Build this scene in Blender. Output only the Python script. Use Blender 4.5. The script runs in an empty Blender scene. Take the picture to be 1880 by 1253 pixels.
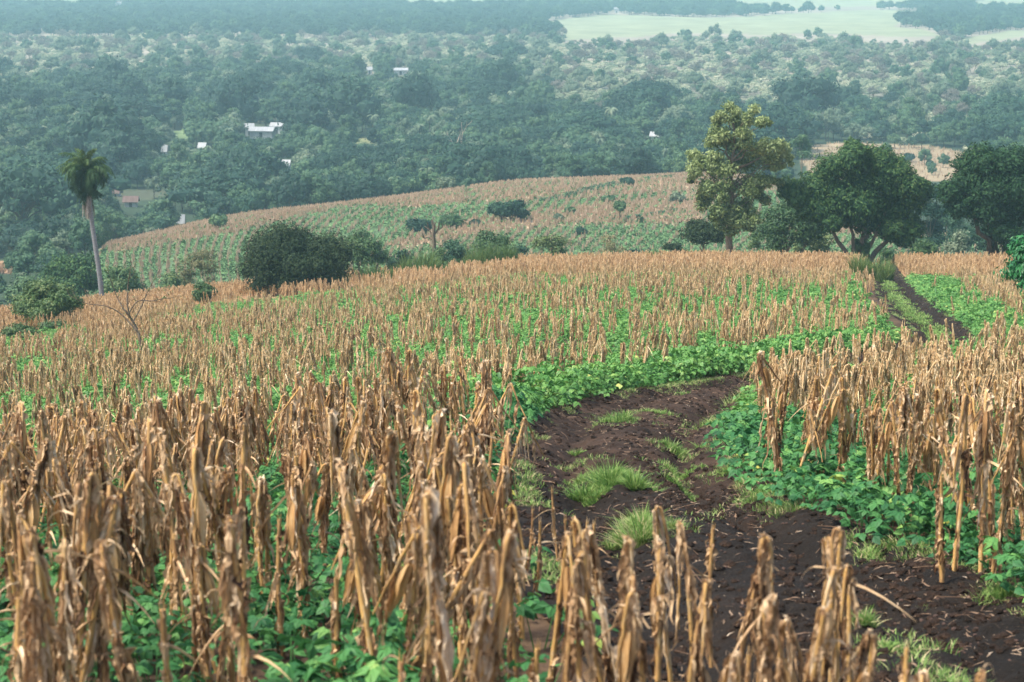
import bpy, bmesh, math, random
import numpy as np
from mathutils import Vector

rng = np.random.default_rng(7)
random.seed(7)
C = bpy.context.scene.collection
PI = math.pi
# ------------------------------------------------------------------ camera model (pixels of the 1880-wide photograph)
F = 3656.0; CX = 940.0; CY = 626.5; PITCH = math.radians(11.24)
cp, sp = math.cos(PITCH), math.sin(PITCH)

def project(X, Y, Z):
    fy = Y * cp - Z * sp
    uy = Y * sp + Z * cp
    return CX + F * X / fy, CY - F * uy / fy

def slope_u(px, py):
    """ground direction through a pixel: X/Y and drop per metre"""
    dy = F * cp + (CY - py) * sp
    dz = -F * sp + (CY - py) * cp
    return (px - CX) / dy, -dz / dy

# ------------------------------------------------------------------ noise
def _hash(ix, iy, seed):
    h = (ix.astype(np.int64) * 374761393 + iy.astype(np.int64) * 668265263 + seed * 974711) & 0x7fffffff
    h = ((h ^ (h >> 13)) * 1274126177) & 0x7fffffff
    h = h ^ (h >> 16)
    return (h & 0xffff) / 65535.0

def vnoise(x, y, seed=0):
    x = np.asarray(x, float); y = np.asarray(y, float)
    ix = np.floor(x); iy = np.floor(y)
    fx = x - ix; fy = y - iy
    fx = fx * fx * (3 - 2 * fx); fy = fy * fy * (3 - 2 * fy)
    a = _hash(ix, iy, seed); b = _hash(ix + 1, iy, seed); c = _hash(ix, iy + 1, seed); d = _hash(ix + 1, iy + 1, seed)
    return (a * (1 - fx) + b * fx) * (1 - fy) + (c * (1 - fx) + d * fx) * fy

def fbm(x, y, seed=0, oct=4):
    s = 0; a = .5; t = 0
    for i in range(oct):
        s = s + a * vnoise(np.asarray(x) * 2 ** i, np.asarray(y) * 2 ** i, seed + i * 17); t += a; a *= .5
    return s / t

def sstep(a, b, x):
    t = np.clip((x - a) / (b - a), 0, 1)
    return t * t * (3 - 2 * t)

def inpoly(px, py, poly):
    px = np.asarray(px, float); py = np.asarray(py, float)
    r = np.zeros(px.shape, bool)
    n = len(poly)
    for i in range(n):
        x1, y1 = poly[i]; x2, y2 = poly[(i + 1) % n]
        if y1 == y2: continue
        c = ((y1 > py) != (y2 > py)) & (px < (x2 - x1) * (py - y1) / (y2 - y1) + x1)
        r ^= c
    return r

# ------------------------------------------------------------------ terrain table: P = (distance, pixel row of the ground), Z = (distance, height)
COLS = {
    0:    [('p', 13.6, 1040), ('p', 20, 950), ('p', 27, 885), ('p', 40, 790), ('p', 60, 705), ('p', 90, 640), ('p', 125, 598), ('p', 150, 586), ('z', 165, -31), ('z', 195, -40), ('z', 235, -42), ('z', 290, -47), ('z', 340, -54), ('z', 500, -56)],
    200:  [('p', 13.6, 1030), ('p', 20, 925), ('p', 27, 868), ('p', 40, 770), ('p', 60, 690), ('p', 90, 625), ('p', 125, 574), ('p', 148, 560), ('z', 165, -30), ('z', 200, -42), ('p', 260, 487), ('p', 312, 450), ('z', 345, -52), ('z', 380, -56), ('z', 500, -57)],
    430:  [('p', 13.6, 1015), ('p', 20, 900), ('p', 27, 845), ('p', 36, 770), ('p', 50, 705), ('p', 75, 645), ('p', 110, 576), ('p', 135, 547), ('p', 150, 537), ('z', 165, -29), ('z', 195, -40), ('p', 240, 490), ('p', 330, 399), ('z', 365, -51), ('z', 400, -56), ('z', 500, -57)],
    940:  [('p', 13.6, 1000), ('p', 20.4, 830), ('p', 30, 755), ('p', 42, 702), ('p', 64, 612), ('p', 122, 510), ('p', 140, 496), ('p', 150, 490), ('z', 163, -27), ('z', 195, -36), ('p', 240, 470), ('p', 375, 339), ('z', 410, -51), ('z', 440, -55), ('z', 550, -57)],
    1340: [('p', 13.6, 1000), ('p', 19, 860), ('p', 28, 768), ('p', 40, 702), ('p', 64, 612), ('p', 118, 508), ('p', 138, 488), ('p', 150, 482), ('z', 163, -26), ('z', 200, -35), ('p', 250, 457), ('p', 400, 320), ('z', 430, -50), ('z', 460, -55), ('z', 600, -57)],
    1600: [('p', 13.6, 1010), ('p', 18, 900), ('p', 26, 800), ('p', 38, 712), ('p', 56, 640), ('p', 92, 548), ('p', 125, 508), ('p', 150, 490), ('z', 163, -27), ('z', 205, -37), ('z', 270, -41), ('z', 330, -46), ('z', 390, -51), ('z', 430, -52.5), ('z', 560, -56)],
    1880: [('p', 13.6, 1040), ('p', 18, 920), ('p', 26, 815), ('p', 38, 725), ('p', 56, 650), ('p', 92, 560), ('p', 125, 514), ('p', 150, 494), ('z', 163, -28), ('z', 210, -39), ('z', 300, -46), ('z', 360, -50), ('z', 430, -53), ('z', 560, -56)],
}
LY = np.linspace(math.log(2.0), math.log(12000.0), 1100)
YS = np.exp(LY)
_tab = []; _us = []
for px, lst in COLS.items():
    ys = [0.0, 8.8]; zs = [-1.75, -8.8 * slope_u(px, 1253)[1]]
    for k, Y, v in lst:
        ys.append(Y); zs.append(-Y * slope_u(px, v)[1] if k == 'p' else v)
    ys += [750, 1100, 1700, 2600, 12000]; zs += [-58, -58.5, -60, -62, -75]
    # monotone-ish cubic (Hermite with limited slopes)
    ys = np.array(ys); zs = np.array(zs)
    d = np.diff(zs) / np.diff(ys)
    m = np.zeros(len(ys)); m[0] = d[0]; m[-1] = d[-1]
    for i in range(1, len(ys) - 1):
        h0 = ys[i] - ys[i - 1]; h1 = ys[i + 1] - ys[i]
        m[i] = (d[i - 1] * h1 + d[i] * h0) / (h0 + h1)
        if d[i - 1] * d[i] > 0:
            lim = 3 * min(abs(d[i - 1]), abs(d[i])); m[i] = math.copysign(min(abs(m[i]), lim), d[i])
        else: m[i] = 0
    k = np.clip(np.searchsorted(ys, YS) - 1, 0, len(ys) - 2)
    h = ys[k + 1] - ys[k]; t = (YS - ys[k]) / h
    z = (2*t**3-3*t**2+1)*zs[k] + (t**3-2*t**2+t)*h*m[k] + (-2*t**3+3*t**2)*zs[k+1] + (t**3-t**2)*h*m[k+1]
    _tab.append(z); _us.append((px - CX) / F * 1.0)
_tab = np.array(_tab); _us = np.array(_us)
# px -> u depends a little on row; use ground-row average factor
_us = _us / (cp + 0.02)
UU = np.linspace(-.5, .5, 201)
TAB = np.array([np.interp(UU, _us, _tab[:, j]) for j in range(len(YS))])      # [Y, u]
ker = np.array([1, 4, 6, 4, 1.]); ker /= ker.sum()
for _ in range(5):
    P_ = np.pad(TAB, ((0, 0), (2, 2)), mode='edge')
    TAB = sum(ker[i] * P_[:, i:i + TAB.shape[1]] for i in range(5))

def base_h(X, Y):
    X = np.asarray(X, float); Y = np.asarray(Y, float)
    Yc = np.maximum(Y, 2.0)
    u = np.clip(X / np.maximum(Y, 8.0), -.4999, .4999)
    fj = (np.log(Yc) - LY[0]) / (LY[1] - LY[0]); fj = np.clip(fj, 0, len(LY) - 1.001)
    fi = (u + .5) / (UU[1] - UU[0])
    j = fj.astype(int); i = np.clip(fi.astype(int), 0, 199); a = fj - j; b = fi - i
    z = TAB[j, i]*(1-a)*(1-b) + TAB[j+1, i]*a*(1-b) + TAB[j, i+1]*(1-a)*b + TAB[j+1, i+1]*a*b
    z = np.where(Y < 2.0, -1.75 - .184 * Y, z)
    return z

def ground_at(px, py, y0=5.0, y1=12000.0):
    """first ground hit along a pixel's ray beyond y0 -> X, Y, Z"""
    u, d = slope_u(px, py)
    Y = np.exp(np.linspace(math.log(y0), math.log(y1), 4000))
    g = base_h(u * Y, Y)
    hit = np.nonzero(-d * Y <= g)[0]
    i = hit[0] if len(hit) else len(Y) - 1
    return float(u * Y[i]), float(Y[i]), float(g[i])

# ------------------------------------------------------------------ track
E1 = [(1330, 1800), (1120, 1250), (985, 1080), (955, 960), (940, 870), (950, 805), (1000, 762), (1080, 735), (1200, 712), (1300, 697), (1400, 682), (1500, 664), (1600, 645), (1668, 622), (1672, 603), (1632, 570), (1612, 545), (1603, 520), (1592, 497), (1570, 482)]
E2 = [(2600, 1800), (2250, 1250), (1960, 1120), (1750, 1035), (1500, 950), (1390, 880), (1352, 820), (1365, 770), (1395, 735), (1440, 712), (1500, 700), (1580, 688), (1700, 668), (1800, 640), (1785, 605), (1735, 572), (1700, 545), (1668, 515), (1648, 495), (1640, 478)]
def smooth_poly(pts, n=14):
    P = np.array(pts, float); out = []
    for i in range(len(P) - 1):
        p0 = P[max(i - 1, 0)]; p1 = P[i]; p2 = P[i + 1]; p3 = P[min(i + 2, len(P) - 1)]
        for k in range(n):
            t = k / n
            out.append(.5 * ((2 * p1) + (-p0 + p2) * t + (2*p0 - 5*p1 + 4*p2 - p3) * t*t + (-p0 + 3*p1 - 3*p2 + p3) * t**3))
    out.append(P[-1])
    return np.array(out)
def unproj_list(pts):
    return [ground_at(px, py, 4.0, 155.0)[:2] for px, py in pts]
W1 = smooth_poly(unproj_list(E1)); W2 = smooth_poly(unproj_list(E2))
TRACK = [tuple(p) for p in W1] + [tuple(p) for p in W2[::-1]]

def edge_dist(X, Y, W):
    X = np.asarray(X, float).ravel(); Y = np.asarray(Y, float).ravel()
    out = np.empty(len(X))
    for s in range(0, len(X), 20000):
        x = X[s:s+20000, None]; y = Y[s:s+20000, None]
        out[s:s+20000] = np.sqrt((x - W[None, :, 0])**2 + (y - W[None, :, 1])**2).min(1)
    return out
def in_track(X, Y):
    return inpoly(X, Y, TRACK)

def terrain_h(X, Y):
    z = base_h(X, Y)
    z = z + (fbm(X * .25, Y * .25, 3, 3) - .5) * .16 * sstep(3, 12, Y) * (1 - sstep(150, 190, Y))
    z = z + (fbm(X * .02, Y * .02, 5, 3) - .5) * 3.0 * sstep(420, 520, Y)
    return z

# ------------------------------------------------------------------ mesh builder
class MB:
    def __init__(s): s.V = []; s.T = []; s.L = []; s.F4 = []; s.F3 = []; s.M4 = []; s.M3 = []; s.n = 0
    def add(s, V, Fc, mat=0, tint=.5, lc=None):
        V = np.asarray(V, float).reshape(-1, 3); Fc = np.asarray(Fc, np.int64)
        s.V.append(V)
        t = np.asarray(tint, float); s.T.append(np.full(len(V), float(t)) if t.ndim == 0 else t)
        s.L.append(V if lc is None else np.asarray(lc, float))
        if Fc.shape[1] == 4: s.F4.append(Fc + s.n); s.M4.append(np.full(len(Fc), mat))
        else: s.F3.append(Fc + s.n); s.M3.append(np.full(len(Fc), mat))
        s.n += len(V)
        return s
    def arrays(s):
        V = np.concatenate(s.V); T = np.concatenate(s.T); L = np.concatenate(s.L)
        f4 = np.concatenate(s.F4) if s.F4 else np.zeros((0, 4), np.int64)
        f3 = np.concatenate(s.F3) if s.F3 else np.zeros((0, 3), np.int64)
        m4 = np.concatenate(s.M4) if s.M4 else np.zeros(0, int); m3 = np.concatenate(s.M3) if s.M3 else np.zeros(0, int)
        return V, T, L, f4, f3, m4, m3
    def merge(s, o, mat=0, off=(0, 0, 0), scale=1.0):
        V, T, L, f4, f3, m4, m3 = o.arrays()
        base = s.n
        s.V.append(V * scale + np.array(off)); s.T.append(T); s.L.append(L)
        if len(f4): s.F4.append(f4 + base); s.M4.append(m4 + mat)
        if len(f3): s.F3.append(f3 + base); s.M3.append(m3 + mat)
        s.n += len(V)

def make_mesh(name, mb, mats, smooth=False, extra=None):
    V, T, L, f4, f3, m4, m3 = mb.arrays()
    me = bpy.data.meshes.new(name)
    nl = len(f4) * 4 + len(f3) * 3; nf = len(f4) + len(f3)
    me.vertices.add(len(V)); me.vertices.foreach_set('co', V.astype(np.float32).ravel())
    me.loops.add(nl); me.loops.foreach_set('vertex_index', np.concatenate([f4.ravel(), f3.ravel()]).astype(np.int32))
    me.polygons.add(nf)
    starts = np.concatenate([np.arange(len(f4)) * 4, len(f4) * 4 + np.arange(len(f3)) * 3]).astype(np.int32)
    me.polygons.foreach_set('loop_start', starts)
    me.polygons.foreach_set('material_index', np.concatenate([m4, m3]).astype(np.int32))
    if smooth: me.polygons.foreach_set('use_smooth', np.ones(nf, bool))
    else: me.polygons.foreach_set('use_smooth', np.zeros(nf, bool))
    a = me.attributes.new('tint', 'FLOAT', 'POINT'); a.data.foreach_set('value', T.astype(np.float32))
    a = me.attributes.new('lc', 'FLOAT_VECTOR', 'POINT'); a.data.foreach_set('vector', L.astype(np.float32).ravel())
    if extra:
        for k, (ty, arr) in extra.items():
            a = me.attributes.new(k, ty, 'POINT')
            a.data.foreach_set({'FLOAT_VECTOR': 'vector', 'FLOAT_COLOR': 'color'}.get(ty, 'value'), arr.ravel())
    for m in mats: me.materials.append(m)
    me.update(calc_edges=True); me.validate()
    return me

def link(name, me, parent=None, loc=None):
    o = bpy.data.objects.new(name, me); C.objects.link(o)
    if parent: o.parent = parent
    if loc is not None: o.location = loc
    return o
def tag(o, label=None, cat=None, group=None, kind=None):
    if label: o['label'] = label
    if cat: o['category'] = cat
    if group: o['group'] = group
    if kind: o['kind'] = kind
    return o
def thing(name, label, cat, loc, group=None, rz=0, sc=1):
    o = bpy.data.objects.new(name, None); C.objects.link(o); o.location = loc; o.rotation_euler = (0, 0, rz)
    o.scale = (sc, sc, sc) if not hasattr(sc, '__len__') else sc
    o.empty_display_size = .1
    return tag(o, label, cat, group)

def norm(v):
    v = np.asarray(v, float); return v / (np.linalg.norm(v, axis=-1, keepdims=True) + 1e-9)

def tube(mb, P, R, sides=6, mat=0, tint=.5, idn=0.0, cap=True):
    P = np.asarray(P, float); n = len(P); R = np.broadcast_to(np.asarray(R, float), (n,))
    T = norm(np.gradient(P, axis=0))
    ref = np.array([1, 0, 0.]) if abs(T[0][0]) < .8 else np.array([0, 1, 0.])
    a = norm(np.cross(T[0], ref)); V = []; L = []
    ln = 0
    for i in range(n):
        a = norm(a - T[i] * np.dot(a, T[i])); b = np.cross(T[i], a)
        if i: ln += np.linalg.norm(P[i] - P[i-1])
        for k in range(sides):
            th = 2 * PI * k / sides
            V.append(P[i] + R[i] * (a * math.cos(th) + b * math.sin(th))); L.append((math.cos(th) * .03 + idn * 7, math.sin(th) * .03 + idn * 3, ln))
    Fc = [(i*sides+k, i*sides+(k+1) % sides, (i+1)*sides+(k+1) % sides, (i+1)*sides+k) for i in range(n-1) for k in range(sides)]
    mb.add(V, Fc, mat, tint, L)
    if cap:
        mb.add([P[-1] + T[-1] * R[-1] * .3] + [V[(n-1)*sides+k] for k in range(sides)], [(0, 1+k, 1+(k+1) % sides) for k in range(sides)], mat, tint)

def strip(mb, P, W, S, fold=.3, mat=0, tint=.5, idn=0.0, crumple=None):
    """V-folded ribbon. P centre points, W half widths, S side vectors"""
    P = np.asarray(P, float); n = len(P); S = norm(S); T = norm(np.gradient(P, axis=0)); N = norm(np.cross(T, S))
    W = np.asarray(W)[:, None]
    l = P - S * W + N * W * fold; r = P + S * W + N * W * fold
    if crumple is not None:
        l = l + N * W * crumple.normal(size=(n, 1)) * .55; r = r + N * W * crumple.normal(size=(n, 1)) * .55; P = P + N * W * crumple.normal(size=(n, 1)) * .3
    V = np.stack([l, P, r], 1).reshape(-1, 3)
    ln = np.concatenate([[0], np.cumsum(np.linalg.norm(np.diff(P, axis=0), axis=1))])
    L = np.stack([np.stack([np.full(n, idn*7 - .03), np.full(n, idn*3.), ln], 1), np.stack([np.full(n, idn*7), np.full(n, idn*3.), ln], 1), np.stack([np.full(n, idn*7 + .03), np.full(n, idn*3.), ln], 1)], 1).reshape(-1, 3)
    Fc = []
    for i in range(n-1):
        a = i*3; b = a+3
        Fc += [(a, a+1, b+1, b), (a+1, a+2, b+2, b+1)]
    mb.add(V, Fc, mat, tint, L)

_bm = bmesh.new(); bmesh.ops.create_icosphere(_bm, subdivisions=2, radius=1)
ICO_V = np.array([v.co[:] for v in _bm.verts]); ICO_F = np.array([[v.index for v in f.verts] for f in _bm.faces]); _bm.free()
_bm = bmesh.new(); bmesh.ops.create_icosphere(_bm, subdivisions=1, radius=1)
ICO1_V = np.array([v.co[:] for v in _bm.verts]); ICO1_F = np.array([[v.index for v in f.verts] for f in _bm.faces]); _bm.free()

def cards(mb, Cn, N, L, W, mat=0, tint=None, droop=0.0, r=rng):
    """rhombic leaves at centres Cn with normals N"""
    n = len(Cn); N = norm(N)
    a = r.normal(size=(n, 3)); a[:, 2] -= droop; a = norm(a - N * (a * N).sum(1, keepdims=True)); b = np.cross(N, a)
    L = np.broadcast_to(L, (n,))[:, None]; W = np.broadcast_to(W, (n,))[:, None]
    V = np.stack([Cn - a*L*.9, Cn + b*W - a*L*.15 - N*W*.25, Cn + a*L, Cn - b*W - a*L*.15 - N*W*.25], 1).reshape(-1, 3)
    Fc = np.arange(n*4).reshape(n, 4)
    if tint is None: tint = r.random(n)
    mb.add(V, Fc, mat, np.repeat(tint, 4))

# ------------------------------------------------------------------ materials
def newmat(name):
    m = bpy.data.materials.new(name); m.use_nodes = True; nt = m.node_tree; nt.nodes.clear(); return m, nt
def nd(nt, t, **k):
    n = nt.nodes.new(t)
    for a, b in k.items(): setattr(n, a, b)
    return n
def ramp(nt, stops, fac=None):
    r = nd(nt, 'ShaderNodeValToRGB'); e = r.color_ramp.elements
    while len(e) > 1: e.remove(e[-1])
    e[0].position = stops[0][0]; e[0].color = (*stops[0][1], 1)
    for p, c in stops[1:]:
        x = e.new(p); x.color = (*c, 1)
    if fac is not None: nt.links.new(fac, r.inputs[0])
    return r
def attr(nt, name): return nd(nt, 'ShaderNodeAttribute', attribute_name=name)
def math_(nt, op, a, b=None, c=None, clamp=False):
    m = nd(nt, 'ShaderNodeMath', operation=op); m.use_clamp = clamp
    for i, v in enumerate((a, b, c)):
        if v is None: continue
        if isinstance(v, (int, float)): m.inputs[i].default_value = v
        else: nt.links.new(v, m.inputs[i])
    return m.outputs[0]
def noise(nt, vec, scale, detail=3, rough=.55, w=None):
    n = nd(nt, 'ShaderNodeTexNoise'); n.inputs['Scale'].default_value = scale; n.inputs['Detail'].default_value = detail; n.inputs['Roughness'].default_value = rough
    if vec is not None: nt.links.new(vec, n.inputs['Vector'])
    if w is not None:
        n.noise_dimensions = '4D'; nt.links.new(w, n.inputs['W'])
    return n.outputs['Fac']

def leaf_mat(name, stops, transl=.25, rough=.5, spec=.35, wr=.35, wt=.65):
    """stops: ramp from dark to light over a leaf's own tint and its plant's"""
    m, nt = newmat(name)
    t = attr(nt, 'tint').outputs['Fac']; oi = nd(nt, 'ShaderNodeObjectInfo').outputs['Random']
    f = math_(nt, 'ADD', math_(nt, 'MULTIPLY', t, wt), math_(nt, 'MULTIPLY', oi, wr), clamp=True)
    rp = ramp(nt, stops, f)
    b = nd(nt, 'ShaderNodeBsdfPrincipled'); b.inputs['Roughness'].default_value = rough; b.inputs['Specular IOR Level'].default_value = spec
    nt.links.new(rp.outputs[0], b.inputs['Base Color'])
    o = nd(nt, 'ShaderNodeOutputMaterial')
    if transl > 0:
        tr = nd(nt, 'ShaderNodeBsdfTranslucent'); nt.links.new(rp.outputs[0], tr.inputs[0])
        mx = nd(nt, 'ShaderNodeMixShader'); mx.inputs[0].default_value = transl
        nt.links.new(b.outputs[0], mx.inputs[1]); nt.links.new(tr.outputs[0], mx.inputs[2]); nt.links.new(mx.outputs[0], o.inputs[0])
    else: nt.links.new(b.outputs[0], o.inputs[0])
    return m

def dry_mat(name, stops, transl=.12, streak=1.0, rough=.62, spots=True):
    """dry maize: streaks along each blade or stalk, tint per piece, blotches of rot"""
    m, nt = newmat(name)
    lc = attr(nt, 'lc').outputs['Vector']; t = attr(nt, 'tint').outputs['Fac']; oi = nd(nt, 'ShaderNodeObjectInfo').outputs['Random']
    mp = nd(nt, 'ShaderNodeMapping'); nt.links.new(lc, mp.inputs['Vector']); mp.inputs['Scale'].default_value = (150, 150, 7.0)
    w = math_(nt, 'MULTIPLY', oi, 37.0)
    n1 = noise(nt, mp.outputs[0], 1.0, 4, .6, w)
    mp2 = nd(nt, 'ShaderNodeMapping'); nt.links.new(lc, mp2.inputs['Vector']); mp2.inputs['Scale'].default_value = (8, 8, 9.0)
    n2 = noise(nt, mp2.outputs[0], 1.0, 3, .6, w)
    f = math_(nt, 'ADD', math_(nt, 'MULTIPLY', n1, .75 * streak), math_(nt, 'MULTIPLY', n2, .85))
    f = math_(nt, 'ADD', f, math_(nt, 'MULTIPLY', math_(nt, 'SUBTRACT', t, .5), .58))
    f = math_(nt, 'ADD', f, math_(nt, 'MULTIPLY', math_(nt, 'SUBTRACT', oi, .5), .16))
    f = math_(nt, 'SUBTRACT', f, .30, clamp=True)
    rp = ramp(nt, stops, f)
    b = nd(nt, 'ShaderNodeBsdfPrincipled'); b.inputs['Roughness'].default_value = rough; b.inputs['Specular IOR Level'].default_value = .3
    nt.links.new(rp.outputs[0], b.inputs['Base Color'])
    bp = nd(nt, 'ShaderNodeBump'); bp.inputs['Strength'].default_value = .8; bp.inputs['Distance'].default_value = .008
    nt.links.new(n1, bp.inputs['Height']); nt.links.new(bp.outputs[0], b.inputs['Normal'])
    tr = nd(nt, 'ShaderNodeBsdfTranslucent'); nt.links.new(rp.outputs[0], tr.inputs[0])
    mx = nd(nt, 'ShaderNodeMixShader'); mx.inputs[0].default_value = transl
    o = nd(nt, 'ShaderNodeOutputMaterial')
    nt.links.new(b.outputs[0], mx.inputs[1]); nt.links.new(tr.outputs[0], mx.inputs[2]); nt.links.new(mx.outputs[0], o.inputs[0])
    return m

def plain_mat(name, c1, c2, scale=3.0, rough=.8, bump=.3, dist=.02, detail=5, stretch=(1, 1, 1)):
    m, nt = newmat(name)
    tc = nd(nt, 'ShaderNodeTexCoord').outputs['Object']
    mp = nd(nt, 'ShaderNodeMapping'); nt.links.new(tc, mp.inputs['Vector']); mp.inputs['Scale'].default_value = stretch
    n = noise(nt, mp.outputs[0], scale, detail, .6)
    rp = ramp(nt, [(.3, c1), (.7, c2)], n)
    b = nd(nt, 'ShaderNodeBsdfPrincipled'); b.inputs['Roughness'].default_value = rough; b.inputs['Specular IOR Level'].default_value = .25
    nt.links.new(rp.outputs[0], b.inputs['Base Color'])
    bp = nd(nt, 'ShaderNodeBump'); bp.inputs['Strength'].default_value = bump; bp.inputs['Distance'].default_value = dist
    nt.links.new(n, bp.inputs['Height']); nt.links.new(bp.outputs[0], b.inputs['Normal'])
    o = nd(nt, 'ShaderNodeOutputMaterial'); nt.links.new(b.outputs[0], o.inputs[0])
    return m

M = {}
M['stalk'] = dry_mat('dry_maize_stalk', [(0, (.02, .010, .006)), (.20, (.085, .038, .016)), (.38, (.29, .155, .068)), (.54, (.52, .31, .12)), (.63, (.64, .37, .10)), (.72, (.60, .42, .22)), (1, (.80, .64, .42))], transl=.0)
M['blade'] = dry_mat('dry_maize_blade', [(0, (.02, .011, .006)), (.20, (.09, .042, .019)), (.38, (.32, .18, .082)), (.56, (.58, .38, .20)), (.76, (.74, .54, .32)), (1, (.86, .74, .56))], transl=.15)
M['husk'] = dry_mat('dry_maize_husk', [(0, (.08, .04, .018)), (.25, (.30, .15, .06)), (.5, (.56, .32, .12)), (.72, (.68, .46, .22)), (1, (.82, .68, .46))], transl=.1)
M['bladep'] = dry_mat('pale_maize_blade', [(0, (.05, .03, .016)), (.20, (.18, .10, .05)), (.38, (.43, .27, .125)), (.56, (.67, .46, .235)), (.76, (.79, .61, .37)), (1, (.86, .76, .58))], transl=.15)  # paler copy of the maize ramps, used on the upper field
M['stalkp'] = dry_mat('pale_maize_stalk', [(0, (.04, .022, .012)), (.20, (.14, .075, .035)), (.38, (.38, .23, .11)), (.54, (.60, .40, .19)), (.76, (.68, .50, .28)), (1, (.82, .68, .46))], transl=.0)
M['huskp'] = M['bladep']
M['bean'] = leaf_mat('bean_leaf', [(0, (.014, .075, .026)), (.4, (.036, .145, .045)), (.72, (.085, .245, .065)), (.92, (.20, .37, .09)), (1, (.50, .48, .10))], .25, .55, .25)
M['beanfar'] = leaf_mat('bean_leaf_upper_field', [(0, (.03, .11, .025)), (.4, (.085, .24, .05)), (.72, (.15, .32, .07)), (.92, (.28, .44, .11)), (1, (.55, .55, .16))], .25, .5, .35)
M['grass'] = leaf_mat('grass_blade', [(0, (.05, .14, .03)), (.4, (.15, .29, .06)), (.7, (.32, .43, .13)), (.85, (.55, .50, .26)), (1, (.62, .46, .28))], .25, .5, .3, .2, .8)
M['cane'] = leaf_mat('tall_grass_blade', [(0, (.04, .09, .025)), (.5, (.11, .19, .05)), (.85, (.22, .28, .09)), (1, (.36, .33, .16))], .25, .5, .3, .2, .8)
M['mango'] = leaf_mat('mango_leaf', [(0, (.008, .028, .012)), (.45, (.02, .062, .022)), (.78, (.065, .13, .036)), (1, (.17, .22, .07))], .12, .6, .15)
M['olive'] = leaf_mat('yellowing_leaf', [(0, (.025, .055, .018)), (.35, (.08, .125, .035)), (.62, (.20, .26, .09)), (.86, (.36, .43, .18)), (1, (.46, .45, .17))], .25, .5, .3)
M['bushd'] = leaf_mat('dark_bush_leaf', [(0, (.010, .022, .010)), (.45, (.026, .048, .020)), (.75, (.065, .09, .036)), (.9, (.13, .12, .055)), (1, (.20, .11, .06))], .12, .65, .12)
M['bushm'] = leaf_mat('green_bush_leaf', [(0, (.018, .055, .018)), (.5, (.05, .11, .03)), (.85, (.11, .17, .05)), (1, (.2, .22, .08))], .2, .5, .3)
M['bushl'] = leaf_mat('pale_bush_leaf', [(0, (.07, .08, .035)), (.5, (.16, .16, .07)), (1, (.32, .27, .15))], .25, .6, .2)
M['bright'] = leaf_mat('bright_tree_leaf', [(0, (.01, .08, .025)), (.5, (.025, .17, .04)), (1, (.07, .28, .06))], .2, .4, .4)
M['fdark'] = leaf_mat('forest_leaf_dark', [(0, (.006, .026, .019)), (.5, (.017, .054, .030)), (1, (.052, .115, .052))], .1, .6, .2)
M['fmid'] = leaf_mat('forest_leaf_mid', [(0, (.022, .062, .032)), (.5, (.055, .115, .05)), (1, (.13, .20, .08))], .1, .6, .2)
M['fpale'] = leaf_mat('forest_leaf_pale', [(0, (.055, .095, .055)), (.5, (.125, .17, .10)), (1, (.24, .27, .17))], .1, .6, .2)
M['fbrown'] = leaf_mat('forest_leaf_brown', [(0, (.08, .08, .06)), (.5, (.16, .145, .115)), (1, (.25, .22, .175))], .1, .7, .2)
M['scrub'] = leaf_mat('scrub_leaf', [(0, (.09, .13, .075)), (.45, (.22, .26, .155)), (.8, (.42, .41, .28)), (1, (.56, .47, .37))], .1, .7, .2, .6, .4)
M['red'] = leaf_mat('red_blossom', [(0, (.03, .05, .025)), (.45, (.10, .05, .03)), (1, (.42, .10, .05))], .1, .6, .2)
M['bark'] = plain_mat('grey_brown_bark', (.07, .05, .035), (.22, .17, .12), 6, .9, .6, .03, stretch=(2, 2, .6))
M['barkd'] = plain_mat('dark_bark', (.03, .024, .018), (.11, .085, .06), 5, .9, .6, .03, stretch=(2, 2, .5))
M['barkp'] = plain_mat('pale_bark', (.22, .17, .12), (.46, .38, .29), 7, .9, .5, .02, stretch=(2, 2, .5))
M['palmbark'] = plain_mat('palm_trunk_bark', (.12, .125, .13), (.26, .27, .28), 9, .9, .6, .02, stretch=(.6, .6, 3))
M['palm'] = leaf_mat('palm_leaflet', [(0, (.012, .035, .014)), (.5, (.03, .07, .022)), (.85, (.08, .13, .035)), (1, (.16, .22, .06))], .15, .6, .15, .1, .9)
M['palmdead'] = leaf_mat('dead_palm_frond', [(0, (.10, .085, .07)), (.5, (.24, .205, .17)), (1, (.40, .36, .31))], .1, .8, .1, .1, .9)
M['white'] = plain_mat('whitewashed_wall', (.36, .36, .34), (.55, .55, .53), 1, .8, .1)
M['zinc'] = plain_mat('zinc_roof', (.22, .23, .24), (.38, .39, .39), .6, .5, .1, stretch=(6, .2, 1))
M['clay'] = plain_mat('clay_tile_roof', (.10, .07, .06), (.17, .11, .095), .8, .8, .2, stretch=(5, .4, 1))
M['darkdoor'] = plain_mat('dark_door', (.03, .03, .035), (.06, .06, .06), 2, .7, .1)
M['litter'] = dry_mat('corn_litter', [(0, (.05, .03, .02)), (.45, (.17, .10, .06)), (.75, (.36, .26, .17)), (1, (.70, .62, .5))], transl=.05)
M['stone'] = plain_mat('cinder_stone', (.03, .022, .02), (.12, .07, .05), 8, .95, .6)

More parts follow.
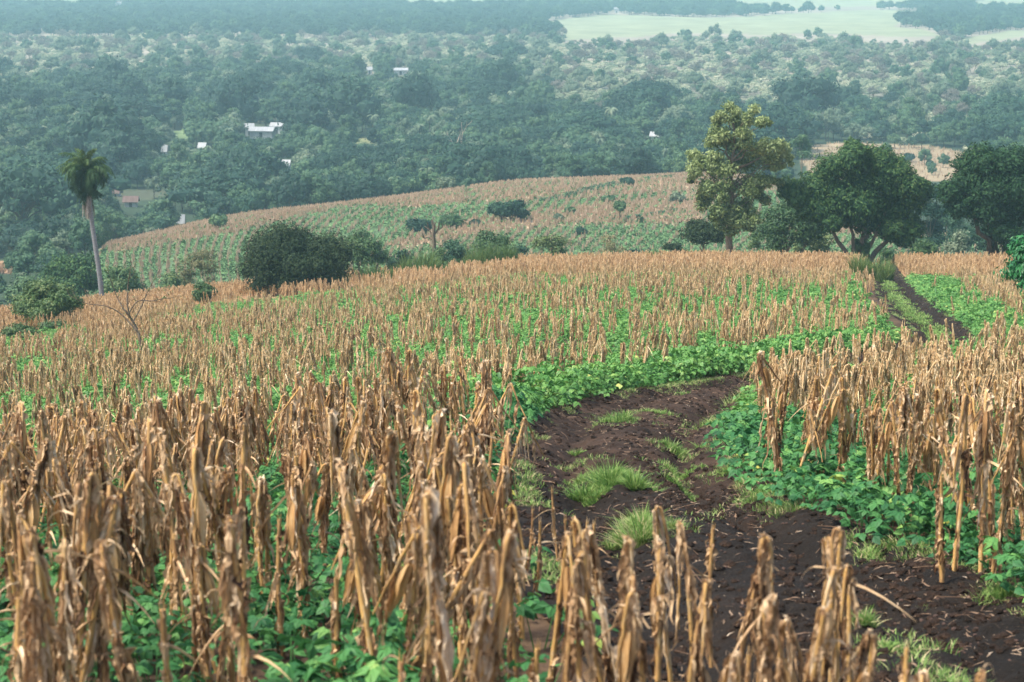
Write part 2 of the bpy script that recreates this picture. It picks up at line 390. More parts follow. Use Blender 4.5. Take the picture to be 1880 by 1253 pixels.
# ground
def ground_mat():
    m, nt = newmat('hillside_soil')
    tc = nd(nt, 'ShaderNodeTexCoord').outputs['Object']
    col = nd(nt, 'ShaderNodeAttribute', attribute_name='gcol').outputs['Color']
    n1 = noise(nt, tc, 2.2, 6, .65); n2 = noise(nt, tc, 22, 4, .7); n3 = noise(nt, tc, .03, 5, .6)
    f = math_(nt, 'ADD', math_(nt, 'MULTIPLY', n1, .8), math_(nt, 'MULTIPLY', n2, .7))
    f = math_(nt, 'ADD', f, math_(nt, 'MULTIPLY', n3, .8))
    f = math_(nt, 'SUBTRACT', f, .15)
    mx = nd(nt, 'ShaderNodeVectorMath', operation='SCALE'); nt.links.new(col, mx.inputs[0]); nt.links.new(f, mx.inputs['Scale'])
    b = nd(nt, 'ShaderNodeBsdfPrincipled'); b.inputs['Roughness'].default_value = .95; b.inputs['Specular IOR Level'].default_value = .15
    nt.links.new(mx.outputs[0], b.inputs['Base Color'])
    bp = nd(nt, 'ShaderNodeBump'); bp.inputs['Strength'].default_value = .7; bp.inputs['Distance'].default_value = .04
    nt.links.new(n2, bp.inputs['Height']); nt.links.new(bp.outputs[0], b.inputs['Normal'])
    o = nd(nt, 'ShaderNodeOutputMaterial'); nt.links.new(b.outputs[0], o.inputs[0])
    return m
def track_mat():
    m, nt = newmat('volcanic_track_soil')
    tc = nd(nt, 'ShaderNodeTexCoord').outputs['Object']
    big = noise(nt, tc, .55, 4, .6); mid = noise(nt, tc, 4.5, 5, .65); fine = noise(nt, tc, 45, 3, .7); gr = noise(nt, tc, 130, 2, .7)
    f = math_(nt, 'ADD', math_(nt, 'MULTIPLY', big, .65), math_(nt, 'MULTIPLY', mid, .40)); f = math_(nt, 'ADD', f, math_(nt, 'MULTIPLY', attr(nt, 'tint').outputs['Fac'], .30))
    rp = ramp(nt, [(.42, (.0095, .0078, .006)), (.62, (.019, .0135, .0095)), (.76, (.032, .019, .012)), (.92, (.066, .040, .026))], f)
    # scattered grit and chaff
    g = ramp(nt, [(.60, (0, 0, 0)), (.70, (1, 1, 1))], math_(nt, 'ADD', math_(nt, 'MULTIPLY', fine, .6), math_(nt, 'MULTIPLY', gr, .42)))
    mc = nd(nt, 'ShaderNodeMix', data_type='RGBA'); nt.links.new(g.outputs[0], mc.inputs[0]); nt.links.new(rp.outputs[0], mc.inputs[6])
    mc.inputs[7].default_value = (.12, .085, .055, 1)
    b = nd(nt, 'ShaderNodeBsdfPrincipled'); b.inputs['Roughness'].default_value = .92; b.inputs['Specular IOR Level'].default_value = .2
    nt.links.new(mc.outputs[2], b.inputs['Base Color'])
    h = math_(nt, 'ADD', math_(nt, 'MULTIPLY', mid, .7), math_(nt, 'MULTIPLY', fine, .35))
    bp = nd(nt, 'ShaderNodeBump'); bp.inputs['Strength'].default_value = 1.0; bp.inputs['Distance'].default_value = .11
    nt.links.new(h, bp.inputs['Height']); nt.links.new(bp.outputs[0], b.inputs['Normal'])
    o = nd(nt, 'ShaderNodeOutputMaterial'); nt.links.new(b.outputs[0], o.inputs[0])
    return m
M['ground'] = ground_mat(); M['track'] = track_mat()

# ------------------------------------------------------------------ regions seen in the photograph
PALE = [
    [(995, 42), (1100, 28), (1300, 33), (1500, 24), (1600, 18), (1712, 22), (1660, 35), (1640, 50), (1700, 58), (1735, 68), (1640, 70), (1500, 60), (1400, 64), (1250, 60), (1180, 68), (1120, 68), (1040, 74), (1030, 58)],
    [(1340, 2), (1400, -30), (1700, -30), (1740, 6), (1620, 11), (1420, 18), (1350, 12)],
    [(690, 2), (760, -20), (1080, -20), (1100, 4), (900, 8), (760, 12)],
    [(10, 4), (40, -14), (160, -14), (150, 8), (60, 12)],
    [(1760, 72), (1880, 54), (1990, 50), (1990, 62), (1880, 68), (1780, 80)],
    [(1780, 4), (1960, -15), (2060, -15), (2060, 10), (1800, 16)],
    [(330, -12), (640, -30), (650, -6), (400, -2)],
]
YELLOW = [[(595, 256), (640, 251), (715, 248), (724, 256), (690, 264), (600, 267)]]
LIME = [[(298, 240), (345, 235), (350, 252), (312, 256)], [(930, 254), (1000, 247), (1012, 256), (940, 263)]]
BROWN = [[(1478, 272), (1540, 264), (1700, 270), (1800, 284), (1790, 300), (1760, 332), (1500, 338), (1470, 300)]]
VILLAGE = [[(208, 352), (258, 344), (322, 350), (300, 362), (262, 368), (222, 378)]]
ORANGE = [[(-200, 478), (30, 480), (48, 492), (40, 503), (-200, 505)]]
HT = [[(180, 455), (300, 425), (430, 398), (650, 358), (840, 346), (865, 372), (760, 384), (640, 380), (500, 412), (420, 432), (200, 470)],
      [(690, 455), (780, 428), (860, 405), (1000, 388), (1290, 352), (1290, 412), (1050, 414), (900, 428), (740, 462)],
      [(850, 343), (1250, 314), (1420, 320), (1420, 352), (1280, 352), (1000, 372), (880, 372)],
      [(1440, 380), (1700, 395), (1720, 440), (1500, 430)]]
RIDGE_PX = [0, 200, 430, 940, 1340, 1480, 1600, 1880]
RIDGE_Y = [0, 318, 338, 382, 408, 400, 330, 320]
def ridge(px): return np.interp(px, RIDGE_PX, RIDGE_Y)
def any_in(px, py, polys):
    r = np.zeros(np.shape(px), bool)
    for p in polys: r |= inpoly(px, py, p)
    return r

# ------------------------------------------------------------------ terrain mesh
def build_terrain():
    ns, ny = 640, 900
    s = np.sinh(np.linspace(-1.6, 1.6, ns)); s = s / s[-1] * .62
    yy = np.concatenate([np.linspace(-25, 4, 25, endpoint=False), np.exp(np.linspace(math.log(4), math.log(11500), ny - 25))])
    Sx, Yy = np.meshgrid(s, yy)
    X = Sx * (np.maximum(Yy, 0) + 22)
    Z = terrain_h(X, Yy)
    m = (Yy > 3) & (Yy < 158)
    ins = np.zeros(X.shape, bool); ins[m] = in_track(X[m], Yy[m])
    idx = np.nonzero(ins)
    d = np.minimum(edge_dist(X[idx], Yy[idx], W1), edge_dist(X[idx], Yy[idx], W2))
    Z[idx] -= .32 * sstep(.05, .5, d)
    px, py = project(X.ravel(), np.maximum(Yy.ravel(), 1), base_h(X.ravel(), Yy.ravel()))
    Xr, Yr = X.ravel(), Yy.ravel()
    col = np.zeros((len(Xr), 3))
    n_a = fbm(Xr * .12, Yr * .12, 21, 4); n_b = fbm(Xr * .01, Yr * .01, 31, 5); n_c = fbm(Xr * .9, Yr * .9, 41, 3)
    soil = np.array([.060, .040, .026]); straw = np.array([.28, .17, .09])
    col[:] = soil + (straw - soil) * (.25 * sstep(.4, .75, n_c))[:, None]
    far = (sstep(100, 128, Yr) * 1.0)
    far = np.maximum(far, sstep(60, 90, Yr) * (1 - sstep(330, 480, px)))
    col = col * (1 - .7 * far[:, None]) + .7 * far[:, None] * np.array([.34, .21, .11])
    # gully and hill
    hill = (Yr > 172) & (Yr < ridge(px) + 6)
    gcol = np.array([.085, .135, .065]); tcol = np.array([.36, .27, .175])
    ht = any_in(px, py, HT)
    hc = gcol * (.75 + .5 * n_a[:, None])
    hc = np.where(ht[:, None], tcol * (.8 + .4 * n_a[:, None]), hc)
    col = np.where(hill[:, None], hc, col)
    gully = (Yr > 160) & (Yr <= 178)
    col = np.where(gully[:, None], np.array([.06, .09, .04]), col)
    val = (Yr >= ridge(px) + 6) & (Yr > 175)
    fc = np.array([.03, .05, .026]) + np.zeros((len(Xr), 3))
    sc = sstep(700, 1000, Yr + (n_b - .5) * 500)
    scrubc = np.array([.25, .215, .165]) * (.7 + .6 * n_b[:, None])
    fc = fc * (1 - sc[:, None]) + scrubc * sc[:, None]
    col = np.where(val[:, None], fc, col)
    inb = Yr > 200
    for polys, c in ((PALE, (.22, .235, .135)), (YELLOW, (.17, .18, .085)), (LIME, (.14, .20, .09)), (BROWN, (.27, .21, .13)), (VILLAGE, (.07, .08, .05)), (ORANGE, (.36, .23, .14))):
        k = any_in(px, py, polys) & inb
        col[k] = np.array(c) * (.85 + .3 * n_a[k, None])
    beyond = Yr > 2750
    stripes = vnoise(Xr * .0016, Yr * .0045, 77) > .46
    col[beyond & stripes] = (.23, .25, .15)
    col[beyond & ~stripes] = (.05, .08, .05)
    V = np.stack([Xr, Yr, Z.ravel()], 1)
    i = np.arange(len(yy) - 1)[:, None] * ns + np.arange(ns - 1)[None, :]
    Fc = np.stack([i, i + 1, i + ns + 1, i + ns], -1).reshape(-1, 4)
    mb = MB(); mb.add(V, Fc)
    me = make_mesh('ground', mb, [M['ground']], True, {'gcol': ('FLOAT_COLOR', np.concatenate([col, np.ones((len(col), 1))], 1).astype(np.float32))})
    o = link('ground', me); tag(o, 'hillside and valley floor under the maize, beans and woods', kind='structure')
build_terrain()

# ------------------------------------------------------------------ track mesh
def track_surface():
    a = W1; b = W2; nt_ = 110
    # resample along length
    k = np.linspace(0, len(a) - 1, 1500); A = np.stack([np.interp(k, np.arange(len(a)), a[:, i]) for i in (0, 1)], 1); B = np.stack([np.interp(k, np.arange(len(b)), b[:, i]) for i in (0, 1)], 1)
    t = np.linspace(-.03, 1.03, nt_)[None, :, None]
    Pp = A[:, None] * (1 - t) + B[:, None] * t
    X, Y = Pp[..., 0], Pp[..., 1]
    wdt = np.linalg.norm(B - A, axis=1)[:, None]
    tt = t[..., 0]
    de = np.minimum(tt, 1 - tt) * wdt                      # distance from the edge
    wob = (fbm(Y * .35, X * .1, 9, 2) - .5) * .12
    rut = lambda c, w: np.exp(-((tt - c - wob) / w) ** 2)
    z = terrain_h(X, Y) + .015 - .13 * sstep(0, .55, de)
    z = z - .13 * rut(.24, .075) - .18 * rut(.74, .065) + .06 * rut(.5, .14)
    z += (fbm(X * 1.3, Y * 1.3, 61, 4) - .5) * .12 * sstep(0, .4, de)
    z += np.abs(fbm(X * 3.1, Y * 2.3, 65, 4) - .5) * .15 * sstep(0, .3, de)
    z += (fbm(X * 5, Y * 5, 62, 4) - .5) * .07 * sstep(0, .3, de)
    z -= .10 * sstep(.66, .8, fbm(X * 2.2, Y * .7, 63, 3)) * sstep(.3, .8, de)
    V = np.stack([X, Y, z], -1).reshape(-1, 3)
    n = len(k); i = np.arange(n - 1)[:, None] * nt_ + np.arange(nt_ - 1)[None, :]
    Fc = np.stack([i, i + 1, i + nt_ + 1, i + nt_], -1).reshape(-1, 4)
    mb = MB(); mb.add(V, Fc, 0, sstep(13, 22, V[:, 1]) * (1 - .8 * sstep(50, 80, V[:, 1])))
    o = link('dirt_track', make_mesh('dirt_track', mb, [M['track']], True)); tag(o, 'dark volcanic dirt track winding down through the maize', kind='structure')
    return V.reshape(n, nt_, 3)
TV = track_surface()
TVf = TV.reshape(-1, 3)
def track_z(x, y):
    i = np.argmin((TVf[:, 0] - x) ** 2 + (TVf[:, 1] - y) ** 2); return TVf[i, 2]

# ------------------------------------------------------------------ instanced stuff through geometry nodes
def stuff(name, label, cat, protos, mats, pts, rot, scl, pid, centre):
    """protos: list of MB. One object whose mesh holds the prototypes and the scatter points."""
    mb = MB(); ids = []
    for k, p in enumerate(protos):
        n0 = mb.n; mb.merge(p); ids.append(np.full(mb.n - n0, k))
    V, T, L, f4, f3, m4, m3 = mb.arrays()
    npr = len(V); n = len(pts)
    mb2 = MB(); mb2.V = [V, np.asarray(pts) - np.array(centre)]; mb2.T = [T, np.zeros(n)]; mb2.L = [L, np.zeros((n, 3))]
    mb2.F4 = [f4]; mb2.F3 = [f3]; mb2.M4 = [m4]; mb2.M3 = [m3]; mb2.n = npr + n
    ispt = np.concatenate([np.zeros(npr, np.int32), np.ones(n, np.int32)])
    allid = np.concatenate(ids + [np.asarray(pid)]).astype(np.int32)
    rv = np.concatenate([np.zeros((npr, 3)), rot]).astype(np.float32); sv = np.concatenate([np.ones((npr, 3)), scl]).astype(np.float32)
    me = make_mesh(name, mb2, mats, False, {'ispt': ('INT', ispt), 'pid': ('INT', allid), 'rot': ('FLOAT_VECTOR', rv), 'scl': ('FLOAT_VECTOR', sv)})
    o = link(name, me, loc=centre); tag(o, label, cat, kind='stuff')
    g = bpy.data.node_groups.new(name + '_scatter', 'GeometryNodeTree')
    g.interface.new_socket('Geometry', in_out='INPUT', socket_type='NodeSocketGeometry'); g.interface.new_socket('Geometry', in_out='OUTPUT', socket_type='NodeSocketGeometry')
    N = g.nodes; Lk = g.links.new
    gi = N.new('NodeGroupInput'); go = N.new('NodeGroupOutput')
    def na(nm, ty):
        a = N.new('GeometryNodeInputNamedAttribute'); a.data_type = ty; a.inputs['Name'].default_value = nm; return a.outputs['Attribute']
    def cmp(sock, val):
        c = N.new('FunctionNodeCompare'); c.data_type = 'INT'; c.operation = 'EQUAL'
        ins = [s for s in c.inputs if s.enabled]
        Lk(sock, ins[0]); ins[1].default_value = val; return c.outputs[0]
    sep = N.new('GeometryNodeSeparateGeometry'); sep.domain = 'POINT'; Lk(gi.outputs[0], sep.inputs[0]); Lk(cmp(na('ispt', 'INT'), 1), sep.inputs[1])
    join = N.new('GeometryNodeJoinGeometry')
    e2r = N.new('FunctionNodeEulerToRotation'); Lk(na('rot', 'FLOAT_VECTOR'), e2r.inputs[0])
    sc = na('scl', 'FLOAT_VECTOR'); pidn = na('pid', 'INT')
    for k in range(len(protos)):
        s2 = N.new('GeometryNodeSeparateGeometry'); s2.domain = 'POINT'; Lk(sep.outputs[1], s2.inputs[0]); Lk(cmp(pidn, k), s2.inputs[1])
        s3 = N.new('GeometryNodeSeparateGeometry'); s3.domain = 'POINT'; Lk(sep.outputs[0], s3.inputs[0]); Lk(cmp(pidn, k), s3.inputs[1])
        iop = N.new('GeometryNodeInstanceOnPoints'); Lk(s3.outputs[0], iop.inputs['Points']); Lk(s2.outputs[0], iop.inputs['Instance'])
        Lk(e2r.outputs[0], iop.inputs['Rotation']); Lk(sc, iop.inputs['Scale'])
        Lk(iop.outputs[0], join.inputs[0])
    Lk(join.outputs[0], go.inputs[0])
    md = o.modifiers.new('scatter', 'NODES'); md.node_group = g
    return o

# ------------------------------------------------------------------ maize plants
def hang_leaf(mb, base, az, L, W, r, tint, idn, spread=.05, rise=.04, mat=0):
    """a withered blade: pinched at the node, creased, dropping almost straight, torn into strands"""
    n = 11; strands = 1 if W < .011 else int(r.choice([1, 2, 3], p=[.3, .4, .3]))
    t = np.linspace(0, 1, n)
    ang = np.clip(spread * r.uniform(.5, 4.5), .0, .24); kink = r.normal() * .18; tk = r.uniform(.3, .8)
    for q in range(strands):
        L2 = L * (1 if q == 0 else r.uniform(.55, .95)); a2 = az + (0 if q == 0 else r.normal() * .35)
        out = .011 + L2 * t * math.tan(ang) * np.clip(t * 3, .2, 1) + L2 * kink * np.clip(t - tk, 0, 1) + (.06 * np.clip(t - .8, 0, 1) * 5 * r.uniform(-.3, 1) if r.random() < .4 else 0)
        az_t = a2 + r.normal(size=n) * .05
        z = base[2] + rise * np.sin(np.clip(t * 6, 0, PI)) - L2 * np.clip(t - .07, 0, 1) / .93
        P = np.stack([base[0] + out * np.cos(az_t), base[1] + out * np.sin(az_t), z], 1)
        P[1:] += r.normal(size=(n-1, 3)) * np.array([.0035, .0035, .006])
        w = W * (1.15 if strands == 1 else .78) * np.interp(t, [0, .12, .45, .8, 1], [.55, .9, 1, .55, .03]) * r.uniform(.45, 1.35, n)
        tw = a2 + PI / 2 + np.cumsum(r.normal(size=n) * .24) + r.uniform(-.9, .9) + t * r.normal() * 1.2
        S = np.stack([np.cos(tw), np.sin(tw), r.normal(size=n) * .12], 1)
        strip(mb, P, w, S, r.uniform(.2, 1.2) * r.choice([-1, 1]), mat, min(1, max(0, tint + r.normal() * .12)), idn + q, r)

def ear_mesh(mb, top, d, L, R, r, tint):
    """husk-wrapped ear hanging from top along d"""
    d = norm(d); ref = norm(np.cross(d, [.3, .9, .1])); b = np.cross(d, ref)
    n = 9; t = np.linspace(0, 1, n); rad = R * np.interp(t, [0, .15, .4, .7, 1], [.45, .9, 1, .72, .18])
    sides = 9; V = []; Lc = []; idn = r.random() * 9
    for i in range(n):
        for k in range(sides):
            th = 2 * PI * k / sides + t[i] * .5
            q = rad[i] * (1 + .12 * math.sin(3 * th + 2 * t[i] * 3) + r.normal() * .03)
            V.append(top + d * L * t[i] + (ref * math.cos(th) + b * math.sin(th)) * q); Lc.append((th * .05 + idn * 7, idn, t[i] * L))
    Fc = [(i*sides+k, i*sides+(k+1) % sides, (i+1)*sides+(k+1) % sides, (i+1)*sides+k) for i in range(n-1) for k in range(sides)]
    mb.add(V, Fc, 0, tint, Lc)
    for k in range(5):                                          # loose husk blades, flared at the tip
        th = 2 * PI * k / 5 + r.uniform(-.4, .4); m = 7; tt = np.linspace(0, 1, m)
        o_ = ref * math.cos(th) + b * math.sin(th); sd = -ref * math.sin(th) + b * math.cos(th)
        ll = L * r.uniform(.9, 1.55)
        P = top + d[None] * (tt * ll)[:, None] + o_[None] * (np.interp(tt, t, rad) * 1.1 + .004 + .03 * np.clip(tt - .75, 0, 1) * r.uniform(-1, 2))[:, None]
        w = R * .75 * np.sin(PI * np.clip(tt * .9 + .08, 0, 1)) + .002
        strip(mb, P, w, np.repeat(sd[None], m, 0) + r.normal(size=(m, 3)) * .12, -.35, 0, min(1, tint + r.uniform(-.2, .2)), r.random() * 9)

def corn_proto(seed, kind):
    """kind: 'bent' folded over, 'stub' topless stalk, 'bushy' wrapped in leaves, 'lean'"""
    r = np.random.default_rng(seed)
    st = MB(); bl = MB(); er = MB()
    H = r.uniform(.86, 1.16) if kind != 'stub' else r.uniform(.65, .95)
    lean = r.normal(size=2) * (.05 if kind != 'lean' else .16)
    n = 15; t = np.linspace(0, 1, n)
    bend = r.normal(size=2) * .015
    P = np.stack([lean[0]*t*H + bend[0]*np.sin(PI*t), lean[1]*t*H + bend[1]*np.sin(PI*t), t*H], 1)
    R = .0145 * (1 - .25 * t) * np.where(np.arange(n) % 2 == 0, 1.16, .95)
    top = P[-1].copy(); az = r.uniform(0, 2*PI); dirv = np.array([math.cos(az), math.sin(az), 0])
    if kind == 'stub':
        tube(st, P, R, 7, 0, r.uniform(.35, .8), r.random()*9)
        # splintered end
        for k in range(3):
            a = az + k * 2.1; q = top + .008 * np.array([math.cos(a), math.sin(a), 0])
            tube(st, [q - [0, 0, .03], q + [.004*math.cos(a), .004*math.sin(a), r.uniform(.02, .07)]], [.006, .001], 4, 0, .8, r.random())
    else:
        tube(st, P, R, 7, 0, r.uniform(.3, .75), r.random()*9)
        # broken over: sharp fold, top part hanging beside the stalk
        L2 = r.uniform(.3, .65); ang = r.uniform(.06, .40)
        if kind == 'lean': ang = r.uniform(.35, .8)
        rad = r.uniform(.010, .020)
        arc = [top + dirv * rad * (1 - math.cos(a)) + np.array([0, 0, rad * math.sin(a) * 1.5]) for a in np.linspace(0, PI - ang, 6)]
        last = arc[-1]; dd = norm(dirv * math.sin(ang) + np.array([0, 0, -math.cos(ang)]))
        more = [last + dd * L2 * k / 6 + r.normal(size=3) * .004 for k in range(1, 7)]
        P2 = np.array(arc + more); R2 = np.concatenate([np.full(6, .0105) * np.array([1, .95, .8, .8, .95, 1.0]), np.linspace(.0095, .004, 6)])
        tube(st, P2, R2, 6, 0, r.uniform(.35, .85), r.random()*9)
        # blades on the hanging part
        for k in range(r.integers(2, 7) if kind != 'bushy' else 8):
            q = P2[r.integers(2, len(P2)-1)]
            hang_leaf(bl, q, az + r.normal() * 1.3, r.uniform(.18, .50), r.uniform(.009, .024), r, r.uniform(.05, 1), r.random()*9, r.uniform(.008, .04), r.uniform(.0, .03))
        # papery wrap over the fold
        hang_leaf(bl, top + np.array([0, 0, .035]), az, r.uniform(.25, .5), r.uniform(.010, .022), r, r.uniform(.5, 1), r.random()*9, .03, .02)
        hang_leaf(bl, top + np.array([0, 0, .02]), az + PI + r.normal()*.4, r.uniform(.2, .45), r.uniform(.009, .018), r, r.uniform(.2, .9), r.random()*9, .02, .015)
    nl = int({'bent': 12, 'stub': 6, 'bushy': 18, 'lean': 9}[kind] * r.uniform(.3, 1.3)); slim = r.uniform(.7, 1.15)
    for k in range(nl):
        zt = r.uniform(.22, 1.0) if kind != 'bushy' else r.uniform(.35, 1.0)
        i = int(zt * (n - 1)); hang_leaf(bl, P[i], r.uniform(0, 2*PI), min(r.uniform(.15, .5), zt*H*.95), r.uniform(.008, .022), r, r.uniform(0, 1), r.random()*9, r.uniform(.006, .045), r.uniform(.0, .05))
    # sheaths hugging the stalk
    for k in range(4):
        i = r.integers(2, n-4); a = r.uniform(0, 2*PI)
        hang_leaf(bl, P[i+2] , a, r.uniform(.12, .25), .017, r, r.uniform(.4, 1), r.random()*9, .006, 0)
    # a stiff broken midrib poking out
    if r.random() < .55:
        i = r.integers(7, n); a = r.uniform(0, 2*PI); q = P[i]; o_ = np.array([math.cos(a), math.sin(a), r.uniform(-.7, .35)]); ll = r.uniform(.12, .38)
        PP = np.array([q + o_ * ll * s + np.array([0, 0, -.10 * s * s]) for s in np.linspace(0, 1, 5)])
        strip(bl, PP, np.array([.010, .011, .008, .005, .001]), np.repeat([[-math.sin(a), math.cos(a), .3]], 5, 0), .9, 0, r.uniform(.5, 1), r.random()*9)
    # thin curled scraps standing off the stalk
    for k in range(r.integers(3, 8)):
        i = r.integers(5, n); a = r.uniform(0, 2*PI); q = P[i] + [0, 0, r.uniform(-.03, .03)]; ll = r.uniform(.06, .2); m = 7; tt = np.linspace(0, 1, m); cu = r.uniform(1.0, 4.5)
        e0 = r.uniform(-.6, 1.0); el = e0 - cu * tt
        st_ = np.stack([np.cos(a) * np.cos(el), np.sin(a) * np.cos(el), np.sin(el)], 1) * ll / m
        PP = q + np.cumsum(st_, 0)
        tw = a + PI/2 + np.cumsum(r.normal(size=m) * .3)
        strip(bl, PP, r.uniform(.004, .011) * np.interp(tt, [0, .3, 1], [.8, 1, .08]), np.stack([np.cos(tw), np.sin(tw), r.normal(size=m) * .4], 1), r.uniform(.1, .9), 0, r.uniform(.1, 1), r.random()*9, r)
    has_ear = kind in ('bent', 'bushy', 'lean') and r.random() < .5
    if has_ear:
        a = az + r.normal() * .5; zt = r.uniform(.80, .99); i = int(zt * (n-1))
        q = P[i] + np.array([math.cos(a), math.sin(a), 0]) * .03
        ear_mesh(er, q, np.array([math.cos(a)*.22, math.sin(a)*.22, -1]), r.uniform(.16, .24), r.uniform(.017, .023), r, r.uniform(.05, .8))
    return st, bl, er if has_ear else None

KINDS = ['bent', 'bushy', 'bent', 'stub', 'bent', 'lean', 'bent', 'bent', 'stub', 'bushy', 'lean', 'bent', 'stub', 'bent', 'bent', 'bushy', 'stub', 'bent']
CORN = [corn_proto(100 + i, k) for i, k in enumerate(KINDS)]
CORN_ME = []
for i, (st, bl, er) in enumerate(CORN):
    CORN_ME.append((make_mesh('maize_stalk', st, [M['stalk']], True), make_mesh('maize_blades', bl, [M['blade']], False), make_mesh('maize_ear', er, [M['husk']], True) if er else None))

# scatter positions on the field
def scatter_grid(x0, x1, y0, y1, dx, dy, jx=.5, jy=.5, ang=0.0):
    nx = int((x1 - x0) / dx) + 1; ny = int((y1 - y0) / dy) + 1
    X, Y = np.meshgrid(x0 + np.arange(nx) * dx, y0 + np.arange(ny) * dy)
    X = X.ravel(); Y = Y.ravel()
    X = X + rng.uniform(-jx, jx, len(X)) * dx; Y = Y + rng.uniform(-jy, jy, len(Y)) * dy
    if ang:
        cx, cy = (x0+x1)/2, (y0+y1)/2; c, s = math.cos(ang), math.sin(ang)
        X, Y = cx + (X-cx)*c - (Y-cy)*s, cy + (X-cx)*s + (Y-cy)*c
    return X, Y

def field_sets():
    # rows cross the slope, two or three plants to a hill
    X, Y = scatter_grid(-58, 58, 6.2, 158, .40, .68, .42, .22, .10)
    k = (np.abs(X) < .33 * Y + 2.0) & (Y > 6.2) & (Y < 157); X, Y = X[k], Y[k]
    px, py = project(X, Y, base_h(X, Y))
    ins = in_track(X, Y); d1 = edge_dist(X, Y, W1); d2 = edge_dist(X, Y, W2)
    patch = fbm(X * .35, Y * .35, 91, 3); patch2 = fbm(X * .12, Y * .12, 92, 3)
    # which side of the track: left/beyond side is nearer W1
    left = d1 < d2
    dens = np.zeros(len(X))
    near = (Y < 22.5) & left
    dn = np.where(Y < 12.4, 1.0, np.where(Y < 16.6, .50, 1.0)); dn = np.where((Y >= 12.4) & (Y < 16.6), dn * (.55 + 1.1 * sstep(.42, .6, patch)), dn)
    dn = np.where(px > 800, .95, dn); dens = np.where(near, dn, dens)
    mid = (Y >= 22.5) & left
    dens = np.where(mid, (.21 + .13 * sstep(50, 90, Y) + .12 * sstep(700, 200, px)) * (.35 + 1.3 * sstep(.35, .65, patch2)) , dens)
    lf = sstep(430, 200, px) * sstep(60, 95, Y)
    dens = np.where(mid, np.maximum(dens, .8 * lf), dens)
    far = sstep(108, 132, Y + (patch2 - .5) * 16) * .85
    dens = np.where(mid, np.maximum(dens, 1.0 * far), dens)
    fringe = (Y > 21.5) & left & (d1 < 1.0) & (Y < 100)
    dens = np.where(fringe, .05, dens)
    right = ~left
    rd = .60 * (.35 + 1.1 * sstep(.38, .58, fbm(X * .5, Y * .5, 95, 3)))
    rd = np.where(d2 < .3, 0, rd); rd = np.where((d2 < 2.4) & (Y > 55) & (Y < 118), .03, rd)
    rd = np.maximum(rd, sstep(116, 128, Y))
    dens = np.where(right, rd, dens)
    dens = np.where(ins & (Y > 8.8), 0, dens)
    dens = np.where((Y < 8.8) & (px < 1600), .85, dens)
    dens = np.where((d1 < .25) & (Y > 10), 0, dens)
    dens = np.where((px > 1600) & (Y < 9.6), .12, dens)
    k = rng.random(len(X)) < dens
    X, Y = X[k], Y[k]; near = near[k]
    # plants per hill
    m = rng.choice([1, 2, 3, 4], len(X), p=[.22, .4, .26, .12])
    m = np.where(Y > 60, np.minimum(m, 2), m)
    ox = rng.normal(size=m.sum()) * .10; oy = rng.normal(size=m.sum()) * .10
    lm = np.repeat(m, m) > 1; hx = np.repeat(rng.normal(size=len(m)) * .05, m); hy = np.repeat(rng.normal(size=len(m)) * .05, m)
    tx = np.where(lm, oy * .8, 0) + hx + rng.normal(size=len(ox)) * .03; ty = np.where(lm, -ox * .8, 0) + hy + rng.normal(size=len(ox)) * .03
    return np.repeat(X, m) + ox, np.repeat(Y, m) + oy, np.stack([tx, ty], 1)
CXs, CYs, TILT = field_sets()
_k = ~(in_track(CXs, CYs) & (CYs > 9.0)); CXs, CYs, TILT = CXs[_k], CYs[_k], TILT[_k]
_p, _q = project(CXs, CYs, base_h(CXs, CYs))
_k = np.ones(len(CXs), bool)
for a, b, hw, hh in [(768, 506, 58, 14), (905, 492, 46, 10), (868, 496, 34, 10), (622, 530, 30, 12), (688, 520, 36, 12), (1604, 512, 44, 16), (262, 672, 24, 22), (375, 566, 26, 10), (541, 555, 100, 12), (100, 622, 70, 16), (45, 640, 60, 14)]:
    _k &= ~((np.abs(_p - a) < hw) & (np.abs(_q - b) < hh * .6))
_k &= ~((_p > 990) & (CYs < 10.5))
CXs, CYs, TILT = CXs[_k], CYs[_k], TILT[_k]
# a few plants the photograph shows singly
EXTRA = [(742, 856, 1.16), (760, 862, 1.08), (725, 850, 1.05), (1640, 965, 1.0), (1655, 975, .9), (1440, 905, 1.1), (1455, 900, 1.05), (1430, 895, 1.0), (1730, 1060, 1.05), (1750, 1050, 1.1), (1800, 1055, 1.1), (1820, 1062, 1.0), (1815, 1045, 1.05), (1400, 870, .85), (1418, 868, .9)]
TOPS = [(1120, 992), (1155, 1020), (1130, 1040), (1237, 968), (1275, 1002), (1312, 945), (1300, 990), (1365, 1000), (1392, 1035), (1450, 1105), (1475, 1150), (1532, 1008), (1552, 1030), (1572, 1026), (1500, 1085), (1265, 1105), (1285, 1150), (1210, 1052), (1195, 1110), (1000, 1015), (1040, 1045), (985, 1075), (1080, 1080), (1340, 1095), (1420, 1130), (1625, 1165), (1688, 1160), (1700, 1190), (1800, 1196), (1828, 1202), (1075, 895), (1100, 905), (1042, 900), (1025, 850), (960, 880), (985, 895), (1560, 1120), (1385, 1170), (1160, 1140)]
for a, b in TOPS:
    hh = .66 if b < 910 else (.76 if b < 1100 else .70)
    u_, d_ = slope_u(a, b); yy_ = np.linspace(4.2, 20, 400); k_ = int(np.argmin(np.abs((-d_ * yy_ - base_h(u_ * yy_, yy_)) - hh)))
    EXTRA.append((a, b, hh, float(u_ * yy_[k_]), float(yy_[k_])))
ex = np.array([ground_at(q[0], q[1])[:2] if len(q) == 3 else (q[3], q[4]) for q in EXTRA])
CXs = np.concatenate([ex[:, 0], CXs]); CYs = np.concatenate([ex[:, 1], CYs])
